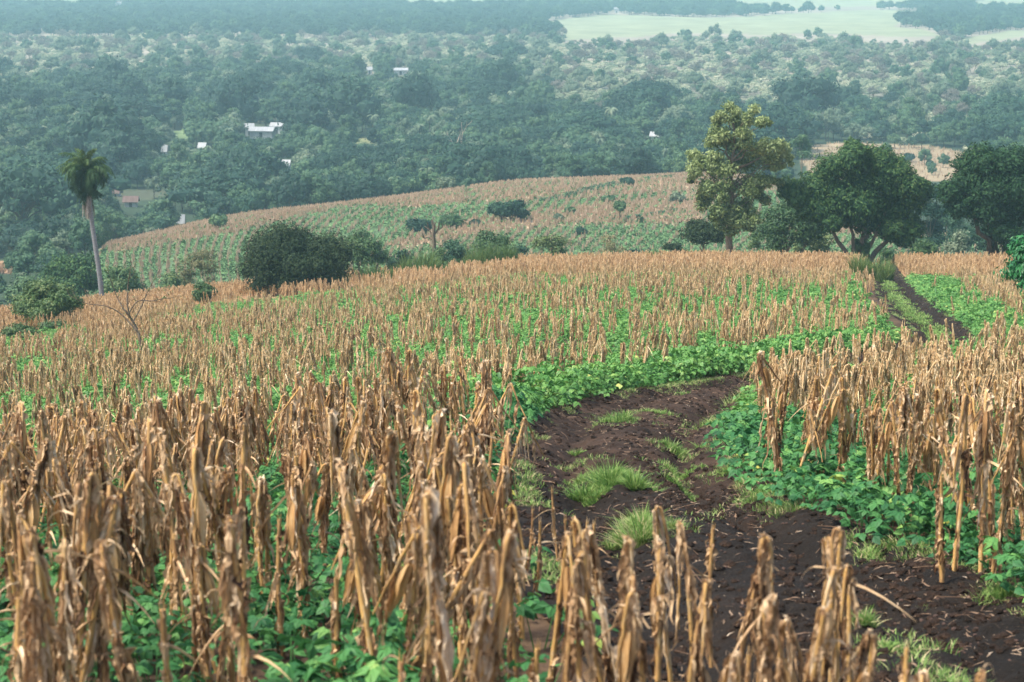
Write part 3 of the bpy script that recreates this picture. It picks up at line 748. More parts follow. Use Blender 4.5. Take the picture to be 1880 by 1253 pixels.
hs = np.concatenate([[q[2] for q in EXTRA], rng.uniform(.78, 1.08, len(CXs) - len(EXTRA))])
hs = np.where(CYs > 22.5, hs * .90, hs * np.where(np.arange(len(hs)) < len(EXTRA), 1, .94))
CZs = terrain_h(CXs, CYs) - .02
crot = rng.uniform(0, 2 * PI, len(CXs)); cpid = rng.integers(0, len(CORN), len(CXs))
for q_, qq in enumerate(EXTRA):
    if len(qq) == 5 and qq[1] < 910: cpid[q_] = 3
    elif len(qq) == 5 and KINDS[cpid[q_]] in ('lean', 'bushy'): cpid[q_] = (0, 2, 4, 7, 8, 11, 13, 14, 17)[q_ % 9]
tilt = np.concatenate([rng.normal(size=(len(EXTRA), 2)) * .06, TILT])
_c, _s = np.cos(crot), np.sin(crot); lx, ly = tilt[:, 1], -tilt[:, 0]; lx2, ly2 = lx*_c + ly*_s, -lx*_s + ly*_c; tilt = np.stack([-ly2, lx2], 1)
order = np.argsort(CYs, kind='stable')
vis_px, _ = project(CXs, CYs, CZs + .8); _, top_py = project(CXs, CYs, CZs + 1.0)
inview = (vis_px > -10) & (vis_px < 1890) & (top_py < 1262)
ind = [i for i in order if inview[i]][:300]
indset = set(ind)

def corn_label(i):
    px, py = project(CXs[i], CYs[i], CZs[i] + .9)
    px = float(px); Y = CYs[i]
    kind = KINDS[cpid[i]]; ear = CORN[cpid[i]][2] is not None
    look = {'bent': 'brown maize stalk folded over at the top', 'bushy': 'maize stalk wrapped in ragged dry blades', 'stub': 'snapped off maize stalk with a splintered end', 'lean': 'leaning maize stalk with its top broken aside'}[kind]
    if ear: look += ', ear hanging'
    return look, px, Y
groups = {}
for i in ind:
    look, px, Y = corn_label(i)
    onr = edge_dist([CXs[i]], [Y], W2)[0] < edge_dist([CXs[i]], [Y], W1)[0] and Y > 9.5
    if onr: area = 'among the beans past the track'
    elif px > 1000: area = 'by the black soil of the track'
    elif Y < 10.5: area = 'in the closest row below the camera'
    elif Y < 13: area = 'in the row before the bean patch'
    elif Y < 16.6: area = 'standing in the green bean patch'
    else: area = 'in the thick stand behind the bean patch'
    groups.setdefault((look, area), []).append((px, i))
ORD = ['first', 'second', 'third', 'fourth', 'fifth', 'sixth', 'seventh', 'eighth', 'ninth', 'tenth', 'eleventh', 'twelfth', 'thirteenth', 'fourteenth', 'fifteenth', 'sixteenth', 'seventeenth', 'eighteenth', 'nineteenth', 'twentieth']
def ordn(n): return ORD[n] if n < 20 else 'number %s' % ' '.join(['twenty', ORD[n - 20]]) if n < 40 else 'late'
clabel = {}
for (look, area), lst in groups.items():
    lst.sort(reverse=(area != 'among the beans past the track'))
    for q, (px, i) in enumerate(lst):
        l = look + ' ' + area
        if len(lst) > 1: l = ordn(q) + ' from the track: ' + l.replace(' by the black soil of the track', ' on the verge').replace(' standing', '')
        w = l.split()
        if len(w) > 16: l = l.replace('maize stalk ', 'maize ').replace(' with a splintered end', '').replace(' with its top broken aside', '')
        w = l.split()
        if len(w) > 16: l = l.replace(', ear hanging', ' with ear').replace(' below the camera', '').replace(' at the top', '').replace('in the thick stand behind', 'behind')
        clabel[i] = ' '.join(l.split()[:16])
def corn_at(i):
    p = cpid[i]; s = float(hs[i])
    e = thing('maize_plant', clabel[i], 'maize plant', (CXs[i], CYs[i], CZs[i]), 'dry maize plants in the field', 0, (s * 1.02, s * 1.02, s))
    e.rotation_euler = (tilt[i, 0], tilt[i, 1], crot[i])
    a, b, c = CORN_ME[p]
    link('stalk', a, e); link('foliage', b, e)
    if c: link('ear', c, e)
for i in ind: corn_at(i)
rest = np.array([i for i in range(len(CXs)) if i not in indset and (CYs[i] > 9 or inview[i])])
protos = []
for st, bl, er in CORN:
    p = MB(); p.merge(st, 0); p.merge(bl, 1)
    if er: p.merge(er, 2)
    protos.append(p)
cen = (0, 60, float(terrain_h(0, 60)))
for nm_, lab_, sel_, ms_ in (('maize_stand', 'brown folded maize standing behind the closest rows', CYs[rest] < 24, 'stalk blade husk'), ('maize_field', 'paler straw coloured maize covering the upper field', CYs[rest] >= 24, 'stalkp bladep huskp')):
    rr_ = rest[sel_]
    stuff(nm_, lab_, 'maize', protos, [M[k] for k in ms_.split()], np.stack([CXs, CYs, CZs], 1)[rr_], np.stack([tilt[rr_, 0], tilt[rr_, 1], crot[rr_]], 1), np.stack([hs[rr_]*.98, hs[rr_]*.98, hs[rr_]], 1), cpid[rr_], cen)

# ------------------------------------------------------------------ beans
def bean_leaflet(mb, c, d, N, L, tint):
    d = norm(d); N = norm(N - d * np.dot(N, d)); s = np.cross(N, d); W = L * .40
    V = [c, c + s*W*.95 + d*L*.28 - N*L*.07, c + s*W*.62 + d*L*.64 - N*L*.12, c + d*L - N*L*.22, c - s*W*.62 + d*L*.64 - N*L*.12, c - s*W*.95 + d*L*.28 - N*L*.07, c + d*L*.32 + N*L*.0, c + d*L*.66 - N*L*.05]
    mb.add(V, [(0, 1, 2, 6), (6, 2, 3, 7), (0, 6, 4, 5), (6, 7, 3, 4)], 0, tint)
def bean_proto(seed, nleaf, rad, h, lsz, stems=True):
    r = np.random.default_rng(seed); mb = MB()
    for k in range(nleaf):
        a = r.uniform(0, 2*PI); q = rad * math.sqrt(r.uniform(0, 1)); zz = h * (1 - .55 * (q / rad) ** 2) * r.uniform(.45, 1.0)
        c = np.array([q*math.cos(a), q*math.sin(a), zz]); out = np.array([math.cos(a), math.sin(a), 0]); 
        N = norm(np.array([0, 0, 1.1]) + out * r.uniform(0, .9) + r.normal(size=3) * .28)
        t0 = r.uniform(.1, .8) + .25 * (zz / h - .5)
        if r.random() < .06: t0 = 1.0
        b = r.uniform(0, 2*PI)
        for m in (-1.25, 0, 1.25):
            aa = b + m; d = np.array([math.cos(aa), math.sin(aa), -.25 + r.normal()*.12])
            bean_leaflet(mb, c + d * lsz * .12, d, N + r.normal(size=3)*.14, lsz * r.uniform(.75, 1.15), min(1, max(0, t0 + r.normal()*.08)))
        if stems and k % 3 == 0: tube(mb, [(q*.3*math.cos(a), q*.3*math.sin(a), 0), c], [.004, .002], 3, 0, .6, 0, False)
    return mb
BEANS = [bean_proto(300 + i, 22, .30, .36, .072) for i in range(6)]
def beans():
    X, Y = scatter_grid(-58, 58, 6.5, 152, .30, .30, .6, .6)
    k = (np.abs(X) < .33 * Y + 1.5) & (Y > 6.5); X, Y = X[k], Y[k]
    px, py = project(X, Y, base_h(X, Y))
    ins = in_track(X, Y); d1 = edge_dist(X, Y, W1); d2 = edge_dist(X, Y, W2); left = d1 < d2
    n1 = fbm(X * .22, Y * .22, 111, 3); n2 = fbm(X * .6, Y * .6, 112, 2)
    dens = .85 * sstep(.30, .45, n1) + .15
    dens = np.where((Y < 22) & left, (.62 * sstep(.28, .45, n2) + .28) * (1 - .75 * sstep(860, 930, px)), dens)
    fr = left & (d1 < 1.4) & (Y > 20) & (Y < 110); dens = np.where(fr, 1.0, dens)
    dens = np.where(~left & (Y < 60), .92, dens); dens = np.where(~left & (d2 < 3.4) & (Y < 120), 1.0, dens)
    dens *= 1 - sstep(108, 126, Y + (n1 - .5) * 12)
    lf = sstep(400, 230, px) * sstep(70, 95, Y); dens *= 1 - .8 * lf
    dens = np.where(ins | (left & (d1 < 1.1) & (Y > 62)), 0, dens)
    dens = np.where((Y < 9.4) & (px > 1150), 0, dens)
    dens = np.where(left & (d1 < .22), 0, dens)
    k = rng.random(len(X)) < dens * np.where(Y > 70, .62, 1.0)
    X, Y, fr, left, d1, d2 = X[k], Y[k], fr[k], left[k], d1[k], d2[k]
    s = rng.uniform(.75, 1.2, len(X)); s = np.where(fr & (d1 < 1.5), s * 1.25, s); s = np.where(~left & (d2 < 1.6), s * 1.15, s); s = np.where(Y > 70, s * 1.2, s)
    s = s * np.where(Y > 22, .8 + .5 * fbm(X * .3, Y * .3, 113, 2), 1)
    Z = terrain_h(X, Y) - .02
    rot = np.stack([rng.normal(size=len(X)) * .08, rng.normal(size=len(X)) * .08, rng.uniform(0, 2*PI, len(X))], 1)
    scl = np.stack([s, s, s * rng.uniform(.75, 1.15, len(X)) * np.where(fr & (d1 < 1.4), 1.35, 1.05)], 1)
    return X, Y, Z, rot, scl
bX, bY, bZ, bR, bS = beans()
bp = np.stack([bX, bY, bZ], 1)
kn = bY < 26
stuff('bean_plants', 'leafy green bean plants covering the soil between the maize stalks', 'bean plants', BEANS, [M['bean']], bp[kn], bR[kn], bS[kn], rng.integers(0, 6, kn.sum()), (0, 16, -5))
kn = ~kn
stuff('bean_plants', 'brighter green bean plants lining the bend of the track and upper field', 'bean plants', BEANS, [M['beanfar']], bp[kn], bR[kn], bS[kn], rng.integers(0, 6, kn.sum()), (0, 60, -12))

# ------------------------------------------------------------------ grass
def grass_blades(mb, n, rad, h, w, r, curve=.5, flat=0.0, tintlo=0, tinthi=1, shape=(1, 1)):
    q = rad * np.sqrt(r.random(n)); a = r.uniform(0, 2*PI, n)
    bx = q*np.cos(a)*shape[0]; by = q*np.sin(a)*shape[1]
    hh = h * r.uniform(.45, 1.1, n) * (1 - .55 * (q/rad)**2)
    oa = a + r.normal(size=n) * .9; lean = r.uniform(.1, 1, n) * curve + flat
    V = []; w0 = w * r.uniform(.6, 1.2, n)
    pts = []
    for t in (0, .4, .75, 1):
        x = bx + np.cos(oa) * hh * lean * t**1.6; y = by + np.sin(oa) * hh * lean * t**1.6; z = hh * (t - .35 * lean * t * t)
        pts.append(np.stack([x, y, z], 1))
    sa = r.uniform(0, 2*PI, n); S = np.stack([np.cos(sa), np.sin(sa), np.zeros(n)], 1)
    rows = []
    for P_, k in zip(pts, (1, .9, .55, .06)): rows += [P_ - S * (w0*k)[:, None], P_ + S * (w0*k)[:, None]]
    V = np.stack(rows, 1).reshape(-1, 3); b = np.arange(n)[:, None] * 8
    Fc = np.concatenate([b + np.array([[0, 1, 3, 2]]), b + np.array([[2, 3, 5, 4]]), b + np.array([[4, 5, 7, 6]])])
    tint = r.uniform(tintlo, tinthi, n)
    mb.add(V, Fc, 0, np.repeat(tint, 8))

def grass_thing(name, label, px, py, wpx, hpx, n, mat='grass', wd=.004, cat='grass', group=None, curve=1.2, depth=1.1, tl=0, th=1, blocks=16, Ymax=155.0):
    X, Y, Z = ground_at(px, py, 5, Ymax)
    if in_track(np.array([X]), np.array([Y]))[0]: Z = track_z(X, Y)
    else: Z = float(terrain_h(X, Y))
    m = Y / F * 1.01; W = wpx * m / 2; Hh = hpx * m
    r = np.random.default_rng(int(px * 7 + py)); mb = MB()
    for k in range(blocks):
        sub = MB(); grass_blades(sub, int(n / blocks * r.uniform(.4, 1.7)), W * r.uniform(.12, .42), Hh * r.uniform(.35, 1.35), wd, r, curve, 0, tl, th)
        V = sub.V[0]; off = np.array([r.normal() * W * .40, r.normal() * W * depth * .40, 0]); V = V + off
        gx, gy = X + V[::8, 0], Y + V[::8, 1]
        if in_track(np.array([X]), np.array([Y]))[0]:
            nb = TVf[(np.abs(TVf[:, 0] - X) < 3*W + .5) & (np.abs(TVf[:, 1] - Y) < 3*W + .5)]
            zz_ = np.array([nb[np.argmin((nb[:, 0]-a_)**2 + (nb[:, 1]-b_)**2), 2] for a_, b_ in zip(gx, gy)]) - Z
        else: zz_ = terrain_h(gx, gy) - Z
        V[:, 2] += np.repeat(zz_, 8) - .012
        sub.V[0] = V; mb.merge(sub)
    o = link(name, make_mesh(name, mb, [M[mat]]), loc=(X, Y, Z)); tag(o, label, cat, group)
    return o
G1 = 'grass tufts growing on the track'
for l, px, py, w, h, n in [
    ('largest rounded grass tuft in the middle of the track bend', 1130, 878, 170, 52, 5200),
    ('square bright grass tuft below the largest one on the track', 1175, 958, 130, 62, 4600),
    ('low spreading grass tuft on the far side of the bend', 1135, 765, 100, 24, 1600),
    ('thin grass strip between the far wheel ruts of the bend', 1190, 752, 110, 14, 1500),
    ('pale grass tuft at the centre of the bend above the chaff', 1245, 805, 90, 26, 2000),
    ('small pale grass tuft just below the centre of the bend', 1248, 832, 80, 20, 1500),
    ('flat grass tuft between the largest tuft and the ditch', 1250, 862, 80, 16, 1400),
    ('grassy strip climbing to the tip of the bean field', 1330, 760, 120, 30, 2600),
    ('grass tuft where the track leaves the bend', 1375, 728, 90, 26, 2000),
    ('tiny grass tuft alone in the brown rut', 1062, 810, 40, 14, 500),
    ('small grass tuft touching the largest one', 1068, 850, 55, 20, 900),
    ('grass tuft by the black soil next to tall folded maize', 1590, 1135, 55, 45, 700),
    ('bright flat grass tuft in the black soil', 1640, 1170, 80, 26, 1100),
    ('small bright grass tuft at the bottom edge of black soil', 1740, 1222, 75, 24, 900),
    ('thin grass tuft on the bank under the bean plants', 1600, 1000, 80, 26, 600),
    ('sparse grass tuft below the bean plants beside fallen straw', 1830, 1090, 110, 45, 700),
    ('lone small grass tuft on the black slope', 1868, 1195, 40, 26, 400),
    ('green tuft hugging the foot of the bean bank', 1400, 905, 90, 22, 900),
    ('tiny green tuft high in the bend near brown chaff', 1252, 722, 40, 10, 300),
    ('mossy tuft on the inner bank of the ditch', 1335, 855, 60, 24, 600),
]:
    grass_thing('grass_tuft', l, px, py, w, h, n, wd=.0035 if py > 1000 else .0045, group=G1, th=.95)
def far_strip():
    r = np.random.default_rng(55); k = np.nonzero((TV[:, 40, 1] > 58) & (TV[:, 40, 1] < 118) & (np.arange(len(TV)) > 900))[0]; print('STRIP', len(k), [tuple(int(v) for v in project(*TV[i, 44])) + (int(TV[i, 44, 1]),) for i in k[::40]]); o3 = TV[k[len(k)//2], 44].copy(); mb = MB()
    for q in range(420):
        i = r.choice(k); j = int(np.clip(44 + r.normal() * 7, 20, 70)); sub = MB(); grass_blades(sub, 22, .26, .17, .014, r, 1.0, .1, .3, .85); sub.V[0] = sub.V[0] + TV[i, j] - o3 - [0, 0, .01]; mb.merge(sub)
    tag(link('grass_strip', make_mesh('grass_strip', mb, [M['grass']]), loc=tuple(o3)), 'long bright green grass strip between the ruts of the upper track', 'grass')
far_strip()
G2 = 'tall grass clumps at the far edge of the maize field'
for l, px, py, w, h, n in [
    ('wide tall green grass clump at the field edge', 768, 508, 104, 50, 3200),
    ('tall green grass clump touching its fellow on the crest', 905, 494, 84, 48, 2600),
    ('low pale grass clump beside the tall one on the crest', 868, 498, 62, 44, 1200),
    ('small tan green grass clump beside the dark round bush', 622, 530, 50, 46, 1200),
    ('low yellowish grass clump between bush and tall grass', 688, 522, 62, 44, 1400),
    ('brownish feathery grass clump at the top of the track', 1604, 512, 84, 46, 2200),
    ('round yellow green grass clump on the crest under the hill', 1203, 487, 46, 36, 600),
]:
    grass_thing('grass_clump', l, px, py, w, h, n, 'cane', .022, 'tall grass', G2, .55, .8, .0, 1.0 if 'brown' in l or 'tan' in l else .85)

# litter on the track and stones
def litter():
    r = np.random.default_rng(5); ps = []
    for k in range(6):
        mb = MB(); L = r.uniform(.06, .22); n = 6; t = np.linspace(0, 1, n)
        P = np.stack([(t-.5)*L, r.normal(size=n)*.006, .006 + .007*np.sin(t*PI*r.uniform(.5, 1.5))], 1)
        strip(mb, P, np.full(n, r.uniform(.004, .014)) * np.sin(PI*(t*.9+.05)), np.repeat([[0, 1, r.uniform(-.5, .5)]], n, 0), .3, 0, r.uniform(.3, 1), r.random()*9); ps.append(mb)
    for k in range(2):
        mb = MB(); L = r.uniform(.25, .5); P = [(-L/2, 0, .015), (0, r.uniform(-.03, .03), .03), (L/2, .01, .012)]
        tube(mb, P, [.007, .006, .004], 5, 0, .4, r.random()); ps.append(mb)
    for k in range(3):
        mb = MB(); V = ICO1_V * np.array([.03, .022, .015]) * r.uniform(.8, 1.2, ICO1_V.shape); mb.add(V + [0, 0, .008], ICO1_F, 1, .3); ps.append(mb)
    for k in range(3):
        mb = MB(); V = ICO_V * np.array([.05, .045, .03]) * (1 + r.normal(size=(len(ICO_V), 1)) * .14); mb.add(V + [0, 0, .006], ICO_F, 2, r.uniform(0, 1)); ps.append(mb)
    n = 60000
    i = r.integers(0, TV.shape[0], n); j = r.integers(1, TV.shape[1]-1, n)
    # arc-length weighting and clusters
    P = TV[i, j].copy()
    cl = fbm(P[:, 0]*1.2, P[:, 1]*1.2, 131, 3); keep = r.random(n) < (.25 + 1.0*sstep(.45, .65, cl)); keep &= P[:, 1] > 7
    P = P[keep]; n = len(P)
    rot = np.stack([r.normal(size=n)*.15, r.normal(size=n)*.15, r.uniform(0, 2*PI, n)], 1); s = r.uniform(.12, .8, n) ** 1.3
    pid = r.choice(14, n, p=[.055]*6 + [.012]*2 + [.166/3]*3 + [.16]*2 + [.16])
    s = np.where(pid >= 11, r.uniform(.12, .9, n) ** 1.6, s)
    stuff('leaf_litter', 'pale dry maize scraps and grit strewn over the dark track', 'litter', ps, [M['litter'], M['stone'], M['track']], P, rot, np.stack([s, s, s], 1), pid, (2, 16, -5))
litter()
# short verge grass either side of the track
TUFTP = []
def verge():
    r = np.random.default_rng(15); ps = []
    for k in range(4):
        mb = MB(); grass_blades(mb, 26, .09, .09, .003, r, 1.1, .2, .1, 1); ps.append(mb)
    P = []
    for W_, sgn in ((W1, 1), (W2, -1)):
        k = r.uniform(0, len(W_)-1, 2600); x = np.interp(k, np.arange(len(W_)), W_[:, 0]); y = np.interp(k, np.arange(len(W_)), W_[:, 1])
        oth = W2 if sgn == 1 else W1
        ox = np.interp(k, np.arange(len(oth)), oth[:, 0]); oy = np.interp(k, np.arange(len(oth)), oth[:, 1])
        d = np.abs(r.normal(size=len(k))) * .05; x = x + (ox-x)*d; y = y + (oy-y)*d
        P.append(np.stack([x, y], 1))
    for (tx, ty, tw) in [(1130, 865, 120), (1175, 950, 95), (1135, 765, 80), (1190, 752, 80), (1245, 810, 60), (1250, 850, 60), (1320, 765, 80), (1375, 730, 60), (1650, 1165, 70), (1600, 1000, 60), (1850, 1090, 60), (1400, 905, 60), (1062, 830, 50), (1740, 1222, 60)]:
        gx, gy, gz = ground_at(tx, ty, 5, 155); m_ = gy / F * tw; k_ = 34
        TUFTP.append(np.stack([gx + r.normal(size=k_) * m_ * .7, gy + r.normal(size=k_) * m_ * 1.1], 1))
    P = np.concatenate(P); keep = (fbm(P[:, 0]*.8, P[:, 1]*.8, 141, 3) > .50) & (P[:, 1] > 11) & (P[:, 1] < 130)
    P = np.concatenate([P[keep]] + TUFTP); P = P[in_track(P[:, 0], P[:, 1])]; Z = np.array([track_z(x, y) for x, y in P]) - .01
    n = len(P); s = r.uniform(.4, 1.2, n)
    stuff('verge_grass', 'thin weedy grass creeping in from both verges of the track', 'grass', ps, [M['grass']], np.column_stack([P, Z]), np.stack([np.zeros(n), np.zeros(n), r.uniform(0, 6, n)], 1), np.stack([s, s, s], 1), r.integers(0, 4, n), (2, 20, -6))
verge()

# ------------------------------------------------------------------ trees
def limb(mb, p0, p1, r0, r1, r, wig=.08, n=6, sides=6):
    p0 = np.asarray(p0, float); p1 = np.asarray(p1, float); t = np.linspace(0, 1, n)
    L = np.linalg.norm(p1 - p0)
    P = p0 + (p1 - p0) * t[:, None]; P[1:-1] += r.normal(size=(n-2, 3)) * wig * L * .35
    P[:, 2] += .08 * L * np.sin(PI * t) * r.uniform(-.5, 1)
    tube(mb, P, r0 + (r1 - r0) * t, sides, 0, .5, 0, False); return P

def crown_tree(seed, W, H, cb, nblob, nleaf, leaf, trunk_r=.2, form='round', core=.6, multi=1, droop=.6, squash=.8, br=.30, lean=0, depth=1.0, gap=0.0, under=0.6, core_tint=.25, rough=0.015):
    """W crown width, H total height, cb crown bottom height. Returns trunk MB, crown MB."""
    r = np.random.default_rng(seed); tr = MB(); cr = MB()
    ch = H - cb; cz = cb + ch * .5; rb = W * br
    blobs = []
    tries = 0
    while len(blobs) < nblob and tries < nblob * 60:
        tries += 1
        d = norm(r.normal(size=3)); 
        if form == 'umbrella': d[2] = abs(d[2]) * .6 + .1
        if d[2] < -under: continue
        q = r.uniform(.45, 1.0) ** .6
        p = np.array([d[0] * (W/2 - rb*.55) * q, d[1] * (W/2 - rb*.55) * q * depth, cz + d[2] * (ch/2 - rb*.45*squash) * q])
        if form == 'umbrella':
            rr = math.hypot(p[0], p[1]) / (W/2); p[2] = H - rb*.5 - ch * .75 * rr**2 + r.normal()*.03*H
        p = p + r.normal(size=3) * rough * W * np.array([1.2, 1, .5]); p[2] = max(p[2], rb * .3)
        if any(np.linalg.norm(p - b[0]) < rb * (.55 + gap) for b in blobs): continue
        blobs.append((p, rb * r.uniform(.6, 1.15)))
    # trunk and limbs
    forks = []
    for k in range(multi):
        a = 2*PI*k/multi + r.uniform(-.4, .4)
        base = np.array([0, 0, -.15]) + (np.array([math.cos(a), math.sin(a), 0]) * trunk_r * 1.2 if multi > 1 else 0)
        topv = np.array([lean*W*.2, 0, cb + ch*.35]) if multi == 1 else np.array([math.cos(a)*W*.26, math.sin(a)*W*.18, cb + ch*.3])
        P = limb(tr, base, topv, trunk_r * (1 if multi == 1 else .62), trunk_r*.42, r, .06, 8, 8); forks.append(P)
    tube(tr, [(0, 0, -.2), (0, 0, .12*H*.3)], [trunk_r*1.45, trunk_r*1.0 if multi == 1 else trunk_r*1.3], 9, 0, .5, 0, False)
    for p, q in blobs:
        best = min((P for P in forks), key=lambda P: np.linalg.norm(P[-1][:2] - p[:2])); k = r.integers(len(best)//2, len(best))
        limb(tr, best[k], p, trunk_r*.30, trunk_r*.06, r, .12, 5, 4)
    per = max(6, nleaf // max(1, len(blobs)))
    for p, q in blobs:
        D = norm(r.normal(size=(per, 3))); D[:, 2] = np.where(D[:, 2] < -.5, -D[:, 2], D[:, 2])
        rad = q * np.where(r.random(per) < .16, r.uniform(1.1, 1.5, per), r.uniform(.68, 1.12, per)) * (1 + .22 * np.sin(D[:, 0]*5 + q) * np.sin(D[:, 1]*6))
        Cn = p + D * rad[:, None] * np.array([1, 1, squash])
        N = norm(D + r.normal(size=(per, 3)) * .45 + np.array([0, 0, .35]))
        tint = np.clip(r.random() * .25 + r.random(per) * .75 * (1 if True else 0), 0, 1)
        cards(cr, Cn, N, leaf * r.uniform(.7, 1.3, per), leaf * .42 * r.uniform(.7, 1.2, per), 0, tint, droop, r)
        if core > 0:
            V = ICO1_V * q * core * r.uniform(.85, 1.12, (len(ICO1_V), 1)) * np.array([1, 1, squash]); cr.add(p + V, ICO1_F, 0, core_tint * .5)  # core coloured darker: shade inside the crown put into its tint
    return tr, cr

def px_dims(px, py_base, Y=None, top_py=None, w_px=None, h_px=None):
    if Y is None: X, Y, Z = ground_at(px, py_base, 5, 155)
    else:
        X = slope_u(px, py_base)[0] * Y
    Z = float(terrain_h(X, Y))
    m = Y / F
    return X, Y, Z, m

def place_tree(name, label, cat, px, base_py, w_px, top_py, bottom_frac, mat, bark='bark', Y=None, group=None, **kw):
    """crown w_px wide, its top at top_py; base from the terrain"""
    X, Y, Z, m = px_dims(px, base_py, Y)
    bpy_ = project(X, Y, Z)[1]
    H = (bpy_ - top_py) * m * .985; W = w_px * m
    if H < .4: H = .4
    seed = int(px * 13 + top_py * 7) % 99991
    kw.setdefault('nblob', 16); kw.setdefault('nleaf', 5000); kw.setdefault('leaf', .16)
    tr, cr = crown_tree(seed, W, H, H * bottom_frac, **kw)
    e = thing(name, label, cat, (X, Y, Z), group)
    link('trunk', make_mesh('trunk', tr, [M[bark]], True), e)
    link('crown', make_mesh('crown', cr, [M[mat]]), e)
    return e

# --- mango trees on the crest
def big_mango():
    X, Y, Z, m = px_dims(1582, 471, 151.0)
    H = (project(X, Y, Z)[1] - 262) * m * .985
    r = np.random.default_rng(77)
    e = thing('mango_tree', 'dark green mango tree with spreading forked trunks at the track end', 'tree', (X, Y, Z))
    tr = MB(); cr = MB(); ivy = MB()
    cx = lambda p: (p - 1582) * m
    zz = lambda p: (project(X, Y, Z)[1] - p) * m
    tops = [(1512, 402, .5), (1545, 390, -.6), (1590, 380, .3), (1622, 385, -.3), (1660, 398, .4), (1600, 350, 1.2)]
    for k, (tx, ty, dy) in enumerate(tops):
        P = limb(tr, ((k - 2.4) * .12, r.uniform(-.1, .1), -.2), (cx(tx), dy, zz(ty)), .24 if k in (0, 2, 4) else .17, .09, r, .07, 8, 8)
    tube(tr, [(0, 0, -.3), (0, 0, .5)], [.5, .32], 9, 0, .5, 0, False)
    blobs = [(1445, 345, 24), (1462, 362, 24), (1490, 335, 34), (1500, 375, 32), (1520, 305, 28), (1530, 345, 40), (1540, 395, 30), (1560, 290, 30), (1575, 330, 44), (1570, 380, 40), (1600, 285, 28), (1568, 272, 18), (1615, 320, 42), (1610, 370, 42), (1640, 300, 28), (1655, 340, 36), (1650, 385, 38), (1630, 415, 26), (1675, 360, 28), (1682, 345, 22), (1668, 410, 24), (1590, 405, 30), (1520, 402, 22), (1478, 382, 20), (1655, 430, 18), (1695, 352, 18)]
    for bx, by, br_ in blobs:
        for dy in (-1, 0, 1):
            if dy and r.random() < .25: continue
            q = br_ * m * (1.0 if dy == 0 else .85); p = np.array([cx(bx) + r.normal()*.15, dy * 2.1 * (1 - abs(bx-1570)/170) + r.normal()*.3, zz(by) + r.normal()*.1 + (0 if dy == 0 else r.uniform(-.4, .3))])
            n = 900
            D = norm(r.normal(size=(n, 3))); rad = q * r.uniform(.7, 1.15, n) * (1 + .3 * np.sin(D[:, 0]*6 + bx) * np.sin(D[:, 2]*7 + by))
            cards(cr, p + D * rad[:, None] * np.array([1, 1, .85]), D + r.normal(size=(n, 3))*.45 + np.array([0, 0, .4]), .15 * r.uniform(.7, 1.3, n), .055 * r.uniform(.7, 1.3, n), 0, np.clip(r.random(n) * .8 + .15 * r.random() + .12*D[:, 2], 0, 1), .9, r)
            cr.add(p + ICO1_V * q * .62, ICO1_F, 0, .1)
    for k in range(60):
        a = r.uniform(0, 2*PI); z = r.uniform(.1, 2.0); q = np.array([math.cos(a)*.45 - .1, math.sin(a)*.45, z]); n = 70
        D = norm(r.normal(size=(n, 3))); cards(ivy, q + D * .3 * r.uniform(.5, 1.1, (n, 1)), D + np.array([0, -.2, .4]), .09, .05, 0, None, .8, r)
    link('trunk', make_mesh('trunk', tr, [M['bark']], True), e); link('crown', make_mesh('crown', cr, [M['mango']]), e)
    link('ivy', make_mesh('ivy', ivy, [M['bushm']]), e)
big_mango()

def mango_right():
    X, Y, Z, m = px_dims(1842, 478, 147.0)
    e = thing('mango_tree', 'broad dark mango tree with a low hanging crown beside the maize', 'tree', (X, Y, Z)); r = np.random.default_rng(78); tr = MB(); cr = MB()
    b0 = project(X, Y, Z)[1]; cx = lambda p: (p - 1842) * m; zz = lambda p: (b0 - p) * m
    for tx, ty, dy in [(1800, 370, .5), (1850, 350, -.4), (1890, 360, .3), (1760, 350, -.5)]: limb(tr, (0, 0, -.2), (cx(tx), dy, zz(ty)), .3, .1, r, .06, 8, 8)
    blobs = [(1740, 355, 24), (1755, 330, 30), (1775, 300, 32), (1790, 290, 30), (1760, 375, 26), (1800, 340, 42), (1830, 300, 36), (1810, 385, 38), (1850, 340, 46), (1845, 395, 40), (1870, 290, 34), (1900, 310, 44), (1890, 370, 48), (1850, 430, 30), (1872, 445, 24), (1940, 350, 52), (1960, 300, 40), (1930, 410, 40), (1835, 415, 24), (1735, 345, 16), (1990, 350, 40)]
    for bx, by, br_ in blobs:
        for dy in (-1, 0, 1):
            if dy and r.random() < .25: continue
            q = br_*m*(1.0 if dy == 0 else .85); p = np.array([cx(bx) + r.normal()*.15, dy*2.1*(1-min(1, abs(bx-1860)/170)) + r.normal()*.3, zz(by) + r.normal()*.1]); n = 900
            D = norm(r.normal(size=(n, 3))); rad = q*r.uniform(.7, 1.15, n)*(1+.3*np.sin(D[:, 0]*6+bx)*np.sin(D[:, 2]*7+by))
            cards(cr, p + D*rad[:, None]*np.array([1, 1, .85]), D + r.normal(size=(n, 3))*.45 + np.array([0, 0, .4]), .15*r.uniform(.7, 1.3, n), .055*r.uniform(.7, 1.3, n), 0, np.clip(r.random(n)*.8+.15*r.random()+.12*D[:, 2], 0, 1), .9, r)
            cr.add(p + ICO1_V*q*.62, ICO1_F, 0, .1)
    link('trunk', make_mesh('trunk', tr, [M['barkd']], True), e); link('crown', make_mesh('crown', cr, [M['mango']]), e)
mango_right()

